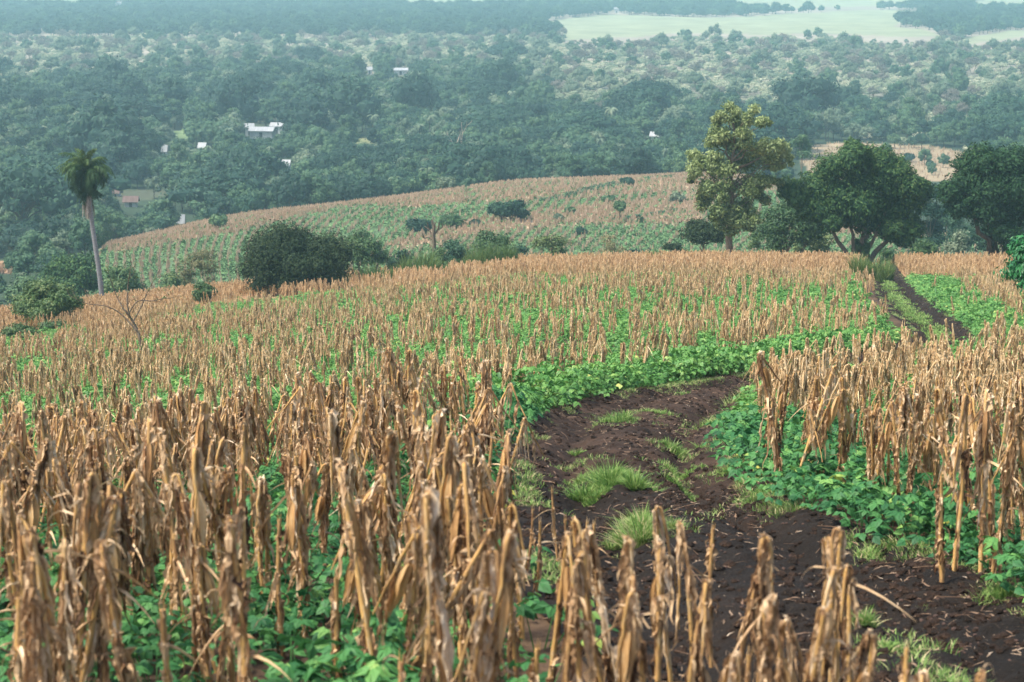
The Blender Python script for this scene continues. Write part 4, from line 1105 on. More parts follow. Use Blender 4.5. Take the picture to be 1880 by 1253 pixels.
def olive_tree():
    X, Y, Z, m = px_dims(1338, 466, 149.0); e = thing('tall_tree', 'tall airy tree with yellowing leaves standing alone on the crest', 'tree', (X, Y, Z)); r = np.random.default_rng(80); tr = MB(); cr = MB()
    b0 = project(X, Y, Z)[1]; cx = lambda p: (p - 1338)*m; zz = lambda p: (b0-p)*m
    main = limb(tr, (0, 0, -.2), (cx(1342), 0, zz(225)), .30, .06, r, .02, 12, 9)
    blobs = [(1340, 214, 16), (1322, 220, 14), (1365, 218, 15), (1385, 228, 14), (1400, 232, 10), (1312, 228, 10), (1350, 235, 18), (1300, 262, 20), (1282, 290, 18), (1320, 262, 20), (1345, 268, 24), (1375, 258, 20), (1400, 270, 20), (1425, 275, 14), (1440, 290, 14), (1410, 300, 24), (1380, 300, 26), (1340, 310, 28), (1305, 305, 24), (1278, 318, 18), (1272, 300, 10), (1300, 345, 22), (1330, 350, 24), (1365, 340, 26), (1400, 335, 20), (1290, 365, 16), (1312, 380, 20), (1345, 385, 24), (1375, 375, 22), (1395, 362, 16), (1330, 408, 18), (1358, 405, 18), (1310, 402, 12), (1380, 398, 12), (1432, 310, 12), (1447, 300, 8), (1268, 330, 8), (1420, 330, 12)]
    for bx, by, br_ in blobs:
        dy = r.normal() * 1.1 * (1 - abs(bx-1350)/140); p = np.array([cx(bx), dy, zz(by - 9 * (by < 330))]); q = br_*m*1.05
        k = int(np.clip((b0 - by - 25) / (b0-225) * 11, 3, 11)); limb(tr, main[k], p, .07, .015, r, .12, 6, 5)
        n = int(46 * br_)
        yl = .38 if by < 330 else .06
        for s in range(3):
            c2 = p + r.normal(size=3) * q * .42
            D = norm(r.normal(size=(n//3, 3))); rad = q * .75 * r.uniform(.25, 1.15, n//3)
            cards(cr, c2 + D*rad[:, None]*np.array([1, 1, .8]), D + r.normal(size=(n//3, 3))*.6 + np.array([0, 0, .3]), .15*r.uniform(.7, 1.4, n//3), .06*r.uniform(.7, 1.3, n//3), 0, np.clip(r.random(n//3)*.75 + yl*r.uniform(.4, 1.6), 0, 1), .8, r)
    link('trunk', make_mesh('trunk', tr, [M['bark']], True), e); link('crown', make_mesh('crown', cr, [M['olive']]), e)
olive_tree()

# --- the other trees and bushes near the crest (px, base row, width, top row)
DENSE = dict(core=.72, under=.9)
place_tree('round_bush', 'large dark round bush at the edge of the upper maize', 'bush', 541, 540, 218, 422, .0, 'bushd', 'barkd', nblob=60, nleaf=34000, leaf=.11, br=.135, squash=1.0, trunk_r=.12, multi=4, core=.55, under=.9, rough=.04)
place_tree('sapling', 'small bright sapling poking out before the dark round bush', 'sapling', 508, 532, 38, 492, .1, 'bushm', nblob=6, nleaf=420, leaf=.10, br=.2, core=0, trunk_r=.03, multi=3)
place_tree('small_bush', 'small dark green bush alone in the pale maize', 'bush', 375, 559, 50, 520, .0, 'bushm', nblob=10, nleaf=2600, leaf=.10, br=.22, trunk_r=.04, multi=2, **DENSE)
place_tree('bushy_tree', 'grey green bushy tree in the maize near the palm', 'bush', 88, 606, 118, 512, .05, 'bushm', nblob=26, nleaf=15000, leaf=.10, br=.18, trunk_r=.09, multi=3, core=.6, under=.9)
place_tree('low_bush', 'low leafy bush at the foot of the bushy tree', 'bush', 35, 630, 62, 600, .0, 'bushm', nblob=10, nleaf=3500, leaf=.08, br=.24, trunk_r=.03, multi=2, **DENSE)
place_tree('low_bush', 'small bright bush between the bushy tree and bare tree', 'bush', 96, 612, 48, 592, .0, 'bushm', nblob=8, nleaf=2400, leaf=.08, br=.24, trunk_r=.03, multi=2, **DENSE)
place_tree('edge_tree', 'glossy green tree cut by the picture edge beside the beans', 'tree', 1915, 602, 150, 405, .12, 'bright', 'barkd', nblob=30, nleaf=15000, leaf=.13, br=.18, trunk_r=.13, droop=2.2, core=.6, under=.95)
# behind the crest
B = 'small trees in the gully behind the crest'
for nm, lab, px, Y, w, top, bf, mat, kw in [
    ('slender_tree', 'pale brown thin crowned tree behind the crest past the palm', 368, 172, 92, 444, .35, 'bushl', dict(nblob=16, nleaf=2600, leaf=.13, br=.16, core=0, trunk_r=.12, multi=2, bark='barkp')),
    ('flat_tree', 'dark flat topped tree between the bushy tree and palm', 128, 190, 120, 466, .4, 'mango', dict(nblob=18, nleaf=9000, leaf=.2, br=.2, form='umbrella', trunk_r=.2)),
    ('green_tree', 'green tree just behind the bare tree below the field', 228, 182, 90, 478, .3, 'bushm', dict(nblob=14, nleaf=5000, leaf=.18, br=.22, trunk_r=.14)),
    ('green_tree', 'low green tree under the near corner of the hill field', 305, 185, 76, 486, .2, 'bushm', dict(nblob=12, nleaf=4000, leaf=.18, br=.22, trunk_r=.12)),
    ('spreading_tree', 'yellow green spreading tree behind the dark round bush', 672, 168, 95, 424, .3, 'bushm', dict(nblob=16, nleaf=4800, leaf=.15, br=.2, core=.35, trunk_r=.12, multi=3)),
    ('dark_shrub', 'dark shrub between the dead tree and tall grass', 838, 166, 66, 436, .1, 'fdark', dict(nblob=12, nleaf=3500, leaf=.15, br=.22, trunk_r=.08)),
    ('light_shrub', 'bright low shrub at the foot of the dead tree', 810, 164, 50, 448, .05, 'bushm', dict(nblob=10, nleaf=2500, leaf=.14, br=.24, trunk_r=.06)),
    ('yellow_shrub', 'yellow green shrub behind the tallest grass clump', 905, 172, 78, 414, .1, 'bushm', dict(nblob=14, nleaf=3500, leaf=.15, br=.2, core=.3, trunk_r=.08, multi=2)),
    ('yellow_shrub', 'airy yellow green shrub at the middle of the crest', 1008, 168, 72, 414, .1, 'olive', dict(nblob=14, nleaf=2600, leaf=.15, br=.2, core=.2, trunk_r=.08, multi=2)),
    ('dark_shrub', 'dark low shrub beside the airy yellow one', 952, 175, 46, 442, .1, 'fdark', dict(nblob=9, nleaf=2200, leaf=.15, br=.24, trunk_r=.06)),
    ('dark_shrub', 'small dark shrub under the striped slope', 1070, 180, 30, 420, .1, 'fdark', dict(nblob=6, nleaf=1400, leaf=.15, br=.26, trunk_r=.05)),
    ('thin_shrub', 'brownish thin shrub on the crest before the striped slope', 1122, 170, 60, 432, .2, 'bushl', dict(nblob=12, nleaf=1200, leaf=.13, br=.2, core=0, trunk_r=.06, multi=3)),
    ('dark_shrub', 'dark shrub between brown shrub and the tall tree', 1172, 176, 50, 436, .1, 'fdark', dict(nblob=9, nleaf=2400, leaf=.15, br=.24, trunk_r=.06)),
    ('layered_tree', 'dark layered tree at the foot of the tall airy tree', 1290, 160, 88, 404, .2, 'bushd', dict(nblob=18, nleaf=6500, leaf=.15, br=.2, trunk_r=.1, form='umbrella')),
    ('wide_tree', 'loose green tree between the airy tree and the mango', 1450, 162, 130, 366, .25, 'bushm', dict(nblob=24, nleaf=9000, leaf=.15, br=.17, core=.35, trunk_r=.16, multi=3)),
    ('wide_tree', 'brownish loose tree under the mango crown', 1490, 166, 80, 415, .2, 'olive', dict(nblob=16, nleaf=4200, leaf=.15, br=.2, core=.25, trunk_r=.1, multi=2)),
    ('wide_tree', 'green tree low behind the fork of the mango', 1410, 170, 70, 400, .2, 'bushm', dict(nblob=12, nleaf=3500, leaf=.15, br=.2, core=.35, trunk_r=.1)),
    ('pale_tree', 'pale grey green round tree between the two mangoes', 1762, 185, 66, 424, .15, 'fpale', dict(nblob=14, nleaf=4500, leaf=.16, br=.22, trunk_r=.1)),
    ('green_tree', 'green low tree beside the pale one near the track', 1698, 172, 80, 436, .1, 'bushm', dict(nblob=14, nleaf=4500, leaf=.15, br=.22, trunk_r=.1)),
    ('dark_tree', 'tall dark tree in shade just past the mango', 1702, 205, 90, 335, .15, 'fdark', dict(nblob=20, nleaf=7000, leaf=.2, br=.19, trunk_r=.16)),
    ('dark_tree', 'dark tree in shade under the broad mango', 1768, 215, 110, 375, .15, 'fdark', dict(nblob=20, nleaf=7500, leaf=.2, br=.19, trunk_r=.16)),
    ('dark_tree', 'dark bluish tree hidden between the mango crowns', 1735, 225, 80, 350, .15, 'fdark', dict(nblob=16, nleaf=5500, leaf=.2, br=.19, trunk_r=.16)),
    ('feathery_shrub', 'low feathery shrub between round bush and tall grass', 1645, 165, 60, 452, .1, 'bushm', dict(nblob=10, nleaf=2500, leaf=.15, br=.22, trunk_r=.06)),
    ('green_tree', 'dark green tree in the gully at the photo edge by the palm', 45, 185, 90, 500, .2, 'fmid', dict(nblob=14, nleaf=5500, leaf=.2, br=.2, trunk_r=.12)),
    ('small_shrub', 'little dark shrub at the foot of the striped slope', 1235, 172, 40, 440, .1, 'bushd', dict(nblob=8, nleaf=1800, leaf=.15, br=.24, trunk_r=.05)),
    ('small_shrub', 'low dark shrub behind the wide tall grass clump', 735, 170, 56, 452, .1, 'fdark', dict(nblob=9, nleaf=2400, leaf=.15, br=.24, trunk_r=.05)),
    ('hazy_tree', 'slim blue green tree standing between airy tree and mango', 1467, 330, 44, 240, .55, 'fmid', dict(nblob=9, nleaf=1800, leaf=.25, br=.24, trunk_r=.15, core=.4)),
]:
    bk = kw.pop('bark', 'bark'); kw.setdefault('under', .9)
    place_tree(nm, lab, 'shrub' if 'shrub' in nm else 'tree', px, 460, w, top, bf, mat, bk, Y=float(Y), group=None, **kw)

# --- on the middle hill
for nm, lab, px, py, w, top, mat, kw in [
    ('round_tree', 'dark round tree of the pair standing on the hill field', 921, 408, 48, 366, 'fdark', {}),
    ('round_tree', 'its slightly lower dark twin on the hill field', 955, 407, 46, 370, 'fdark', {}),
    ('hill_bush', 'green dome bush on the hill beside the dead tree', 831, 420, 42, 397, 'bushm', {}),
    ('hill_bush', 'dark spreading bush on the hill before the dead tree', 768, 428, 48, 404, 'fdark', {}),
    ('hill_bush', 'small dark bush on the hill under the round pair', 872, 416, 18, 405, 'fdark', {}),
    ('hill_bush', 'dark bush high on the tan hilltop', 1150, 343, 23, 328, 'fdark', {}),
    ('hill_bush', 'green bush below the dark one on the hilltop', 1118, 372, 24, 362, 'fmid', {}),
    ('hill_tree', 'slim leaning tree on the tan slope', 1138, 408, 20, 369, 'fmid', dict(under=.4)),
    ('hill_bush', 'greyish bush on the tan slope near the airy tree', 1242, 374, 28, 356, 'fpale', {}),
    ('hill_bush', 'tiny bush right of the slim leaning tree', 1176, 410, 10, 400, 'fmid', {}),
    ('hill_bush', 'dark bush in the green striped rows', 1068, 434, 22, 419, 'fdark', {}),
    ('hill_bush', 'thin grey bush just past the round pair', 1026, 408, 16, 394, 'fpale', {}),
    ('hill_bush', 'small green bush by the terrace line', 1046, 394, 18, 382, 'fmid', {}),
    ('hill_tree', 'bluish tree on the lower edge of the hill field', 402, 424, 34, 398, 'fmid', {}),
    ('lollipop_tree', 'pale round tree on the hill brow', 784, 357, 36, 329, 'fpale', dict(trunk_r=.18)),
    ('lollipop_tree', 'second pale round tree beside it on the hill brow', 819, 354, 34, 328, 'fpale', dict(trunk_r=.18)),
    ('hill_bush', 'small bush in the brown field past the mango', 1707, 305, 16, 297, 'fdark', {}),
    ('hill_bush', 'round dark bush at the far side of the brown field', 1668, 298, 20, 283, 'fdark', {}),
    ('hill_tree', 'round dark tree pair member on the brown field edge', 1692, 277, 34, 245, 'fdark', {}),
    ('hill_tree', 'thin pale tree at the upper edge of brown field', 1642, 275, 26, 245, 'fmid', {}),
]:
    X, Y, Z = ground_at(px, py, 225, 12000)
    kk = dict(nblob=10, nleaf=1500, leaf=.32, br=.24, trunk_r=.14, core=.75, under=.95); kk.update(kw)
    place_tree(nm, lab, 'bush' if 'bush' in nm else 'tree', px, py, w, top, .12 if 'bush' in nm or 'round' in nm else .35, mat, 'barkd', Y=Y, **kk)
# low hedges along the terraces of the hill
def hedge(label, pts, h=1.0, wd=1.6, mat='fmid'):
    r = np.random.default_rng(len(label)); mb = MB(); W_ = [ground_at(a, b, 225, 1000) for a, b in pts]; c = np.array(W_[0])
    for (a, b) in zip(W_[:-1], W_[1:]):
        a = np.array(a); b = np.array(b); L = np.linalg.norm(b - a); n = max(2, int(L / 1.4))
        for k in range(n):
            if r.random() < .15: continue
            p = a + (b-a) * (k + r.random()) / n; p[2] = float(terrain_h(p[0], p[1])) + h*.35; q = wd * .5 * r.uniform(.6, 1.3)
            m = 60; D = norm(r.normal(size=(m, 3))); cards(mb, p - c + D*q*r.uniform(.6, 1.1, (m, 1))*[1.2, 1, h*.6/wd*1.6], D + [0, 0, .5], .3, .12, 0, None, 0, r)
            mb.add(p - c + ICO1_V*q*.6*np.array([1.2, 1, h*.8/wd]), ICO1_F, 0, .3)
    o = link('hedge', make_mesh('hedge', mb, [M[mat]]), loc=tuple(c)); tag(o, label, 'hedge', 'terrace hedges on the hill')
hedge('long green hedge slanting across the hill field below the brow', [(985, 374), (1040, 364), (1090, 352), (1140, 345)])
hedge('shorter hedge line above the long one', [(1060, 356), (1110, 346), (1130, 340)])
hedge('topmost hedge on the tan brow', [(1178, 326), (1215, 322), (1232, 322)])
hedge('middle hedge of the stack on the tan brow', [(1178, 333), (1200, 330), (1228, 330)])
hedge('hedge dot at the end of the stack on the brow', [(1218, 331), (1236, 329)])
hedge('low hedge along the lower terrace by the airy tree', [(1120, 408), (1200, 396), (1260, 386)], .7, 1.0)

# --- bare trees
def branch_rec(mb, p, d, L, rr, depth, r, tips, up=.25, spread=.7):
    n = 4; P = [p]; dd = d.copy()
    for k in range(n):
        dd = norm(dd + r.normal(size=3) * .16 + np.array([0, 0, up*.12])); P.append(P[-1] + dd * L / n)
    tube(mb, P, np.linspace(rr, rr*.62, n+1), 6 if depth > 2 else 4, 0, .5, 0, False)
    if depth == 0: tips.append(P[-1]); return
    for k in range(2 if r.random() < .6 else 3):
        nd_ = norm(dd + norm(r.normal(size=3)) * spread + np.array([0, 0, up])); branch_rec(mb, P[-1] if k < 2 else P[2], nd_, L * r.uniform(.6, .85), rr*.6, depth-1, r, tips, up, spread)
def bare_tree(label, px, py, boughs, Y=None, rad=.07, bark='barkp', depth=3, leaves=60, ll=.05, name='bare_tree', lmat='olive', up=.3):
    X, Y, Z, m = px_dims(px, py, Y); b0 = project(X, Y, Z)[1]; r = np.random.default_rng(int(px)); mb = MB(); tips = []; lf = MB()
    prev = None
    for pth, r0, dep in boughs:
        P = [np.array([(a - px)*m, dy, (b0-b)*m]) for a, b, dy in pth]
        if pth[0][1] >= py: P[0][2] = -.15
        Q = smooth_poly(P, 4); tube(mb, Q, np.linspace(r0, r0*.5, len(Q)), 7, 0, .5, 0, False)
        if dep >= 0: branch_rec(mb, Q[-1], norm(Q[-1]-Q[-3]), np.linalg.norm(Q[-1]-Q[0])*.33, r0*.45, dep, r, tips, up)
        for k in range(1, len(Q)-1, 2):
            if dep > 0 and r.random() < .6: branch_rec(mb, Q[k], norm(norm(Q[k+1]-Q[k-1]) + r.normal(size=3)*.6 + [0, 0, .5]), np.linalg.norm(Q[-1]-Q[0])*.25, r0*.3, max(0, dep-1), r, tips, up)
    e = thing(name, label, 'tree', (X, Y, Z)); link('trunk', make_mesh('trunk', mb, [M[bark]], True), e)
    if leaves and tips:
        t = np.array(tips); k = r.integers(0, len(t), leaves); cards(lf, t[k] + r.normal(size=(leaves, 3))*ll*1.2, r.normal(size=(leaves, 3)) + [0, 0, .5], ll, ll*.45, 0, r.uniform(.3, 1, leaves), .5, r)
        link('foliage', make_mesh('foliage', lf, [M[lmat]]), e)
bare_tree('leafless crooked tree in the maize below the palm', 262, 659, [
    ([(262, 662, 0), (258, 620, 0), (246, 590, .1), (236, 572, 0), (228, 562, 0)], .06, -1),
    ([(252, 605, 0), (222, 575, .2), (196, 560, .1), (172, 556, 0)], .032, 2),
    ([(240, 578, 0), (237, 550, 0), (238, 520, .2), (243, 500, 0)], .032, 2),
    ([(238, 575, 0), (258, 548, -.2), (285, 548, -.1), (306, 544, 0)], .025, 2),
    ([(228, 562, 0), (215, 540, .2), (208, 515, .1)], .028, 2),
    ([(246, 590, 0), (262, 560, .2), (276, 530, .1), (290, 505, .1)], .025, 2)], leaves=110, bark='bark')
bare_tree('dead tree with stubby grey branches behind the crest', 797, 470, [
    ([(799, 475, 0), (797, 445, 0), (796, 428, 0), (797, 412, 0), (793, 402, 0)], .2, -1),
    ([(797, 440, 0), (787, 434, .2), (779, 436, .2), (776, 428, 0)], .1, -1),
    ([(796, 430, 0), (804, 420, .2), (807, 406, 0)], .11, -1), ([(804, 420, .2), (812, 416, .1), (813, 408, 0)], .06, -1),
    ([(797, 436, 0), (788, 420, .2), (785, 406, 0)], .09, -1), ([(788, 420, .2), (779, 414, .3)], .05, -1), ([(797, 412, 0), (802, 404, -.2)], .06, -1)], Y=168.0, leaves=0, name='dead_tree', bark='bark')
bare_tree('white leafless tree rising from the dark wood', 842, 300, [
    ([(842, 330, 0), (842, 290, 0), (846, 268, 0), (848, 258, 0)], .28, 1),
    ([(842, 292, 0), (834, 270, .5), (829, 258, 0)], .2, 1),
    ([(842, 288, 0), (838, 268, -.5), (842, 256, 0)], .2, 1)], Y=480.0, leaves=0, name='dead_tree', bark='barkp', up=.5)

# --- the palm
def palm():
    X, Y, Z, m = px_dims(188, 549, 147.0); b0 = project(X, Y, Z)[1]; r = np.random.default_rng(4)
    e = thing('palm_tree', 'tall solitary palm with a skirt of dead fronds', 'palm', (X, Y, Z))
    cx = lambda p: (p-188)*m; zz = lambda p: (b0-p)*m
    tr = MB(); P = smooth_poly([(cx(188), 0, -.2), (cx(185), 0, zz(510)), (cx(179), 0, zz(450)), (cx(174), 0, zz(400)), (cx(169), 0, zz(312))], 8)
    tube(tr, P, np.linspace(.20, .16, len(P)) * (1 + .05*np.sin(np.arange(len(P))*2.1)), 12, 0, .5)
    top = np.array([cx(168), 0, zz(310)]); cr = MB(); dead = MB()
    def frond(mb, az, el, L, droop, tint, leaflet=.3, pairs=24):
        n = 12; t = np.linspace(0, 1, n); o_ = np.array([math.cos(az), math.sin(az), 0]); P = [top.copy()]; a = el
        for k in range(1, n): a -= droop / n * (.5 + 1.3*k/n); P.append(P[-1] + (o_*math.cos(a) + np.array([0, 0, math.sin(a)]))*L/n)
        P = np.array(P); tube(mb, P, np.linspace(.03, .006, n), 4, 0, tint, 0, False)
        side = np.array([-math.sin(az), math.cos(az), 0]); kk = np.linspace(1.6, n-1, pairs)
        base = np.stack([np.interp(kk, np.arange(n), P[:, i]) for i in range(3)], 1); T = norm(np.stack([np.interp(kk, np.arange(n), np.gradient(P[:, i])) for i in range(3)], 1))
        for sg in (-1, 1):
            ll = leaflet * np.sin(PI*np.linspace(.15, .97, pairs))**.5 * r.uniform(.8, 1.15, pairs)
            d = norm(side*sg + T*.7 + np.array([0, 0, -.45]) + r.normal(size=(pairs, 3))*.18)
            mid = base + d*ll[:, None]*.5 ; tip = base + d*ll[:, None]*.95 + np.array([0, 0, -.38])*ll[:, None]
            w = T * .022
            V = np.stack([base-w, base+w, mid+w*1.3, mid-w*1.3, tip+w*.2, tip-w*.2], 1).reshape(-1, 3); b = np.arange(pairs)[:, None]*6
            mb.add(V, np.concatenate([b+[[0, 1, 2, 3]], b+[[3, 2, 4, 5]]]), 0, np.repeat(np.clip(tint + r.normal(size=pairs)*.12, 0, 1), 6))
    for k in range(92):
        el = r.uniform(-.9, 1.45); az = r.uniform(0, 2*PI)
        frond(cr, az, el, r.uniform(2.2, 2.9), r.uniform(1.4, 2.5) + (.4 if el < .3 else 0), np.clip(.2 + .35*max(0, el) + r.normal()*.1, 0, 1), .42, 34)
    for k in range(7): frond(cr, r.uniform(0, 2*PI), r.uniform(1.3, 1.55), 2.1, .8, .85, .34, 30)
    top = np.array([cx(169), 0, zz(336)])
    for k in range(26): frond(cr, r.uniform(0, 2*PI), r.uniform(-1.3, -.5), r.uniform(1.0, 1.7), r.uniform(.2, .6), np.clip(.15 + r.normal()*.08, 0, 1), .34, 26)
    for k in range(52): frond(dead, r.uniform(0, 2*PI), -1.15 - r.uniform(0, .3), r.uniform(1.7, 2.75), .25, r.uniform(.1, .9), .22, 24)
    link('trunk', make_mesh('trunk', tr, [M['palmbark']], True), e); link('crown', make_mesh('crown', cr, [M['palm']]), e)
    link('dead_fronds_skirt', make_mesh('dead_fronds_skirt', dead, [M['palmdead']]), e)
palm()

# ------------------------------------------------------------------ crops on the middle hill (rows of maize far away)
def hill_crops():
    r = np.random.default_rng(9); ps = []
    for k in range(4):
        mb = MB()
        for q in range(3):
            x, y = r.normal(size=2)*.09; h = r.uniform(.45, .8); a = r.uniform(0, 3)
            d = np.array([math.cos(a), math.sin(a), 0])*.075
            mb.add([(x-d[0], y-d[1], 0), (x+d[0], y+d[1], 0), (x+d[0]*.3, y+d[1]*.3, h), (x-d[0]*.3, y-d[1]*.3, h)], [(0, 1, 2, 3)], 0, r.random())
            mb.add([(x+d[1], y-d[0], 0), (x-d[1], y+d[0], 0), (x-d[1]*.3, y+d[0]*.3, h*.9), (x+d[1]*.3, y-d[0]*.3, h*.9)], [(0, 1, 2, 3)], 0, r.random())
        ps.append(mb)
    for k in range(3):
        mb = MB(); n = 16; P_ = np.stack([r.normal(size=n)*.28, r.normal(size=n)*.28, r.uniform(.1, .4, n)], 1); cards(mb, P_, r.normal(size=(n, 3))*.5 + [0, 0, 1], .2, .11, 1, None, 0, r); ps.append(mb)
    pts = []; ids = []
    def add(ok, X, Y, lo, hi):
        pts.append(np.stack([X[ok], Y[ok], terrain_h(X[ok], Y[ok])], 1)); ids.append(r.integers(lo, hi, ok.sum()))
    # rows run roughly away from the camera and bend with the slope
    rows = np.arange(-110, 150, 1.35); q = np.arange(185, 425, .55)
    R_, Q_ = np.meshgrid(rows, q); R_ = R_.ravel(); Q_ = Q_.ravel()
    bend = 5 * np.sin(Q_ * .022 + R_ * .02)
    X = R_ * Q_ / 300 + bend + r.normal(size=len(R_))*.07; Y = Q_ + r.normal(size=len(R_))*.2
    px, py = project(X, Y, base_h(X, Y)); tan = any_in(px, py, HT)
    ok = (Y < ridge(px)) & (np.abs(X/Y) < .32) & (px > 150) & (Y > 205)
    n_ = fbm(X*.05, Y*.05, 201, 3)
    add(ok & (r.random(len(X)) < np.where(tan, .95, .30 + .6*sstep(.45, .6, n_))), X, Y, 0, 4)
    X2 = X + .67; 
    X2 = X2 + r.normal(size=len(X2)) * .22; add(ok & ~tan & (r.random(len(X)) < .45 + .5*sstep(.35, .6, fbm(X*.04, Y*.04, 222, 3))), X2, Y, 4, 7)
    add(ok & tan & (r.random(len(X)) < .6), X2, Y, 0, 4); add(ok & tan & (r.random(len(X)) < .25), X2, Y, 4, 7)
    # brown field far right and the orange corner field
    X, Y = scatter_grid(40, 190, 400, 600, 1.6, 1.6); px, py = project(X, Y, base_h(X, Y)); k = any_in(px, py, BROWN) & (r.random(len(X)) < .45); add(k, X, Y, 0, 4)
    X, Y = scatter_grid(-110, -50, 220, 300, .8, .8); px, py = project(X, Y, base_h(X, Y)); k = any_in(px, py, ORANGE); add(k, X, Y, 0, 4)
    P = np.concatenate(pts); ids = np.concatenate(ids); n = len(P); s = r.uniform(.8, 1.3, n)
    tanm = leaf_mat('far_dry_maize', [(0, (.28, .19, .12)), (.5, (.52, .38, .25)), (1, (.72, .57, .42))], .1, .7, .1)
    grn = leaf_mat('far_bean_rows', [(0, (.05, .12, .045)), (.5, (.10, .19, .07)), (1, (.17, .27, .11))], .1, .6, .2)
    print('hill crops', n)
    stuff('hill_maize_rows', 'rows of dry maize and beans striping the middle hill', 'crop rows', ps, [tanm, grn], P, np.stack([np.zeros(n), np.zeros(n), r.uniform(0, 6.28, n)], 1), np.stack([s, s, s], 1), ids, (0, 300, -44))
hill_crops()

# ------------------------------------------------------------------ houses in the valley
HOUSES = [  # label, px, py(base), width px, wall h m, roof, colour
    ('long white house with a pale roof in the valley wood', 482, 252, 42, 2.4, 'zinc', 'white'),
    ('small white outbuilding behind the long white house', 510, 243, 22, 2.6, 'zinc', 'white'),
    ('tall white shed beside the long white house', 458, 247, 14, 3.0, 'zinc', 'white'),
    ('white cabin half hidden under dark tree crowns', 524, 317, 18, 1.8, 'zinc', 'white'),
    ('distant low white farmhouse far up the wood', 736, 141, 24, 2.2, 'zinc', 'white'),
    ('tiny white hut beside the distant farmhouse', 679, 140, 7, 2.6, 'zinc', 'white'),
    ('small white house deep in the wood before the airy tree', 1203, 262, 14, 2.6, 'zinc', 'white'),
    ('clay roofed house in the clearing past the palm', 241, 380, 22, 1.5, 'clay', 'white'),
    ('second clay roofed house at the top of the clearing', 214, 359, 13, 1.4, 'clay', 'white'),
    ('pale roofed shack just above the hill field corner', 332, 411, 9, 1.0, 'zinc', 'white'),
    ('small white house showing over the wood by the lime meadow', 303, 283, 7, 1.6, 'zinc', 'white'),
    ('little white house right under the long white house', 372, 275, 11, 1.6, 'zinc', 'white'),
    ('tiny white building at the far edge of the pale fields', 1132, 26, 8, 4, 'zinc', 'white'),
    ('tiny white roof on the far plain by the treeline', 217, 12, 9, 4, 'zinc', 'white'),
]
hpos = []
def gable(label, px, py, wpx, hw, roof, wall):
    X, Y, Z = ground_at(px, py, 340, 12000); Z = float(terrain_h(X, Y)); m = Y/F; w = wpx*m; d = w*.6 if w < 8 else w*.45; rh = max(.8, d*.22)
    e = thing('house', label, 'house', (X, Y, Z), 'houses in the valley', rz=random.uniform(-.35, .35))
    a = MB(); x, y = w/2, d/2; h = hw
    a.add([(-x, -y, -1), (x, -y, -1), (x, y, -1), (-x, y, -1), (-x, -y, h), (x, -y, h), (x, y, h), (-x, y, h), (-x, 0, h+rh), (x, 0, h+rh)], [(0, 1, 5, 4), (1, 2, 6, 5), (2, 3, 7, 6), (3, 0, 4, 7)])
    a.add([(-x, -y, h), (-x, y, h), (-x, 0, h+rh), (x, -y, h), (x, y, h), (x, 0, h+rh)], [(0, 1, 2), (3, 5, 4)])
    link('wall', make_mesh('wall', a, [M[wall]]), e)
    o_ = .45; b = MB(); t = .12; k = rh/y
    for s in (-1, 1):
        b.add([(-x-o_, s*(y+o_), h-k*o_), (x+o_, s*(y+o_), h-k*o_), (x+o_, 0, h+rh+.02), (-x-o_, 0, h+rh+.02), (-x-o_, s*(y+o_), h-k*o_+t), (x+o_, s*(y+o_), h-k*o_+t), (x+o_, 0, h+rh+t), (-x-o_, 0, h+rh+t)], [(0, 1, 2, 3), (4, 5, 6, 7), (0, 1, 5, 4), (0, 3, 7, 4), (1, 2, 6, 5)])
    link('roof', make_mesh('roof', b, [M[roof]]), e)
    dh = min(2.0, h*.8); dw = min(.5, w*.12)
    c = MB(); c.add([(-dw, -y-.04, 0), (dw, -y-.04, 0), (dw, -y-.04, dh), (-dw, -y-.04, dh), (-dw, -y+.02, 0), (dw, -y+.02, 0), (dw, -y+.02, dh), (-dw, -y+.02, dh)], [(0, 1, 2, 3), (4, 5, 6, 7), (0, 1, 5, 4), (2, 3, 7, 6), (0, 3, 7, 4), (1, 2, 6, 5)])
    link('door', make_mesh('door', c, [M['darkdoor']]), e)
    hpos.append((px, py - (h+rh)*F/Y*.5, wpx, (h+rh)*F/Y))
for h in HOUSES: gable(*h)

# ------------------------------------------------------------------ the wood in the valley
def fp(seed, **kw):
    t, c = crown_tree(seed, **kw); return t, c
FORM = []  # (name words, look, material, bark, trunk, crown)
def addf(look, mat, seed, **kw):
    t, c = fp(seed, **kw); FORM.append((look, mat, t, c))
for s in (1, 2, 3): addf('dark green round crowned tree', 'fdark', 500+s, W=10, H=8.5, cb=2.0, nblob=22, nleaf=1500, leaf=.42, br=.19, core=.85, trunk_r=.25, under=.7, squash=.85)
for s in (4, 5): addf('mid green bushy tree', 'fmid', 500+s, W=9, H=8, cb=1.2, nblob=20, nleaf=1400, leaf=.40, br=.18, core=.85, trunk_r=.22, under=.8, squash=.9)
for s in (6, 7): addf('pale grey green tree', 'fpale', 500+s, W=8, H=8, cb=1.5, nblob=18, nleaf=1200, leaf=.38, br=.18, core=.8, trunk_r=.2, under=.7, squash=.9)
for s in (8, 9): addf('wide umbrella topped tree', 'fdark', 500+s, W=15, H=9, cb=3.5, nblob=34, nleaf=2400, leaf=.40, br=.14, core=.85, trunk_r=.35, form='umbrella', squash=.6)
addf('brownish thin tree', 'fbrown', 510, W=8, H=7.5, cb=2.5, nblob=16, nleaf=900, leaf=.32, br=.18, core=.45, trunk_r=.2, multi=2)
addf('low scrub tree', 'scrub', 511, W=7, H=3.6, cb=.2, nblob=14, nleaf=700, leaf=.34, br=.19, core=.85, trunk_r=.15, squash=.7)
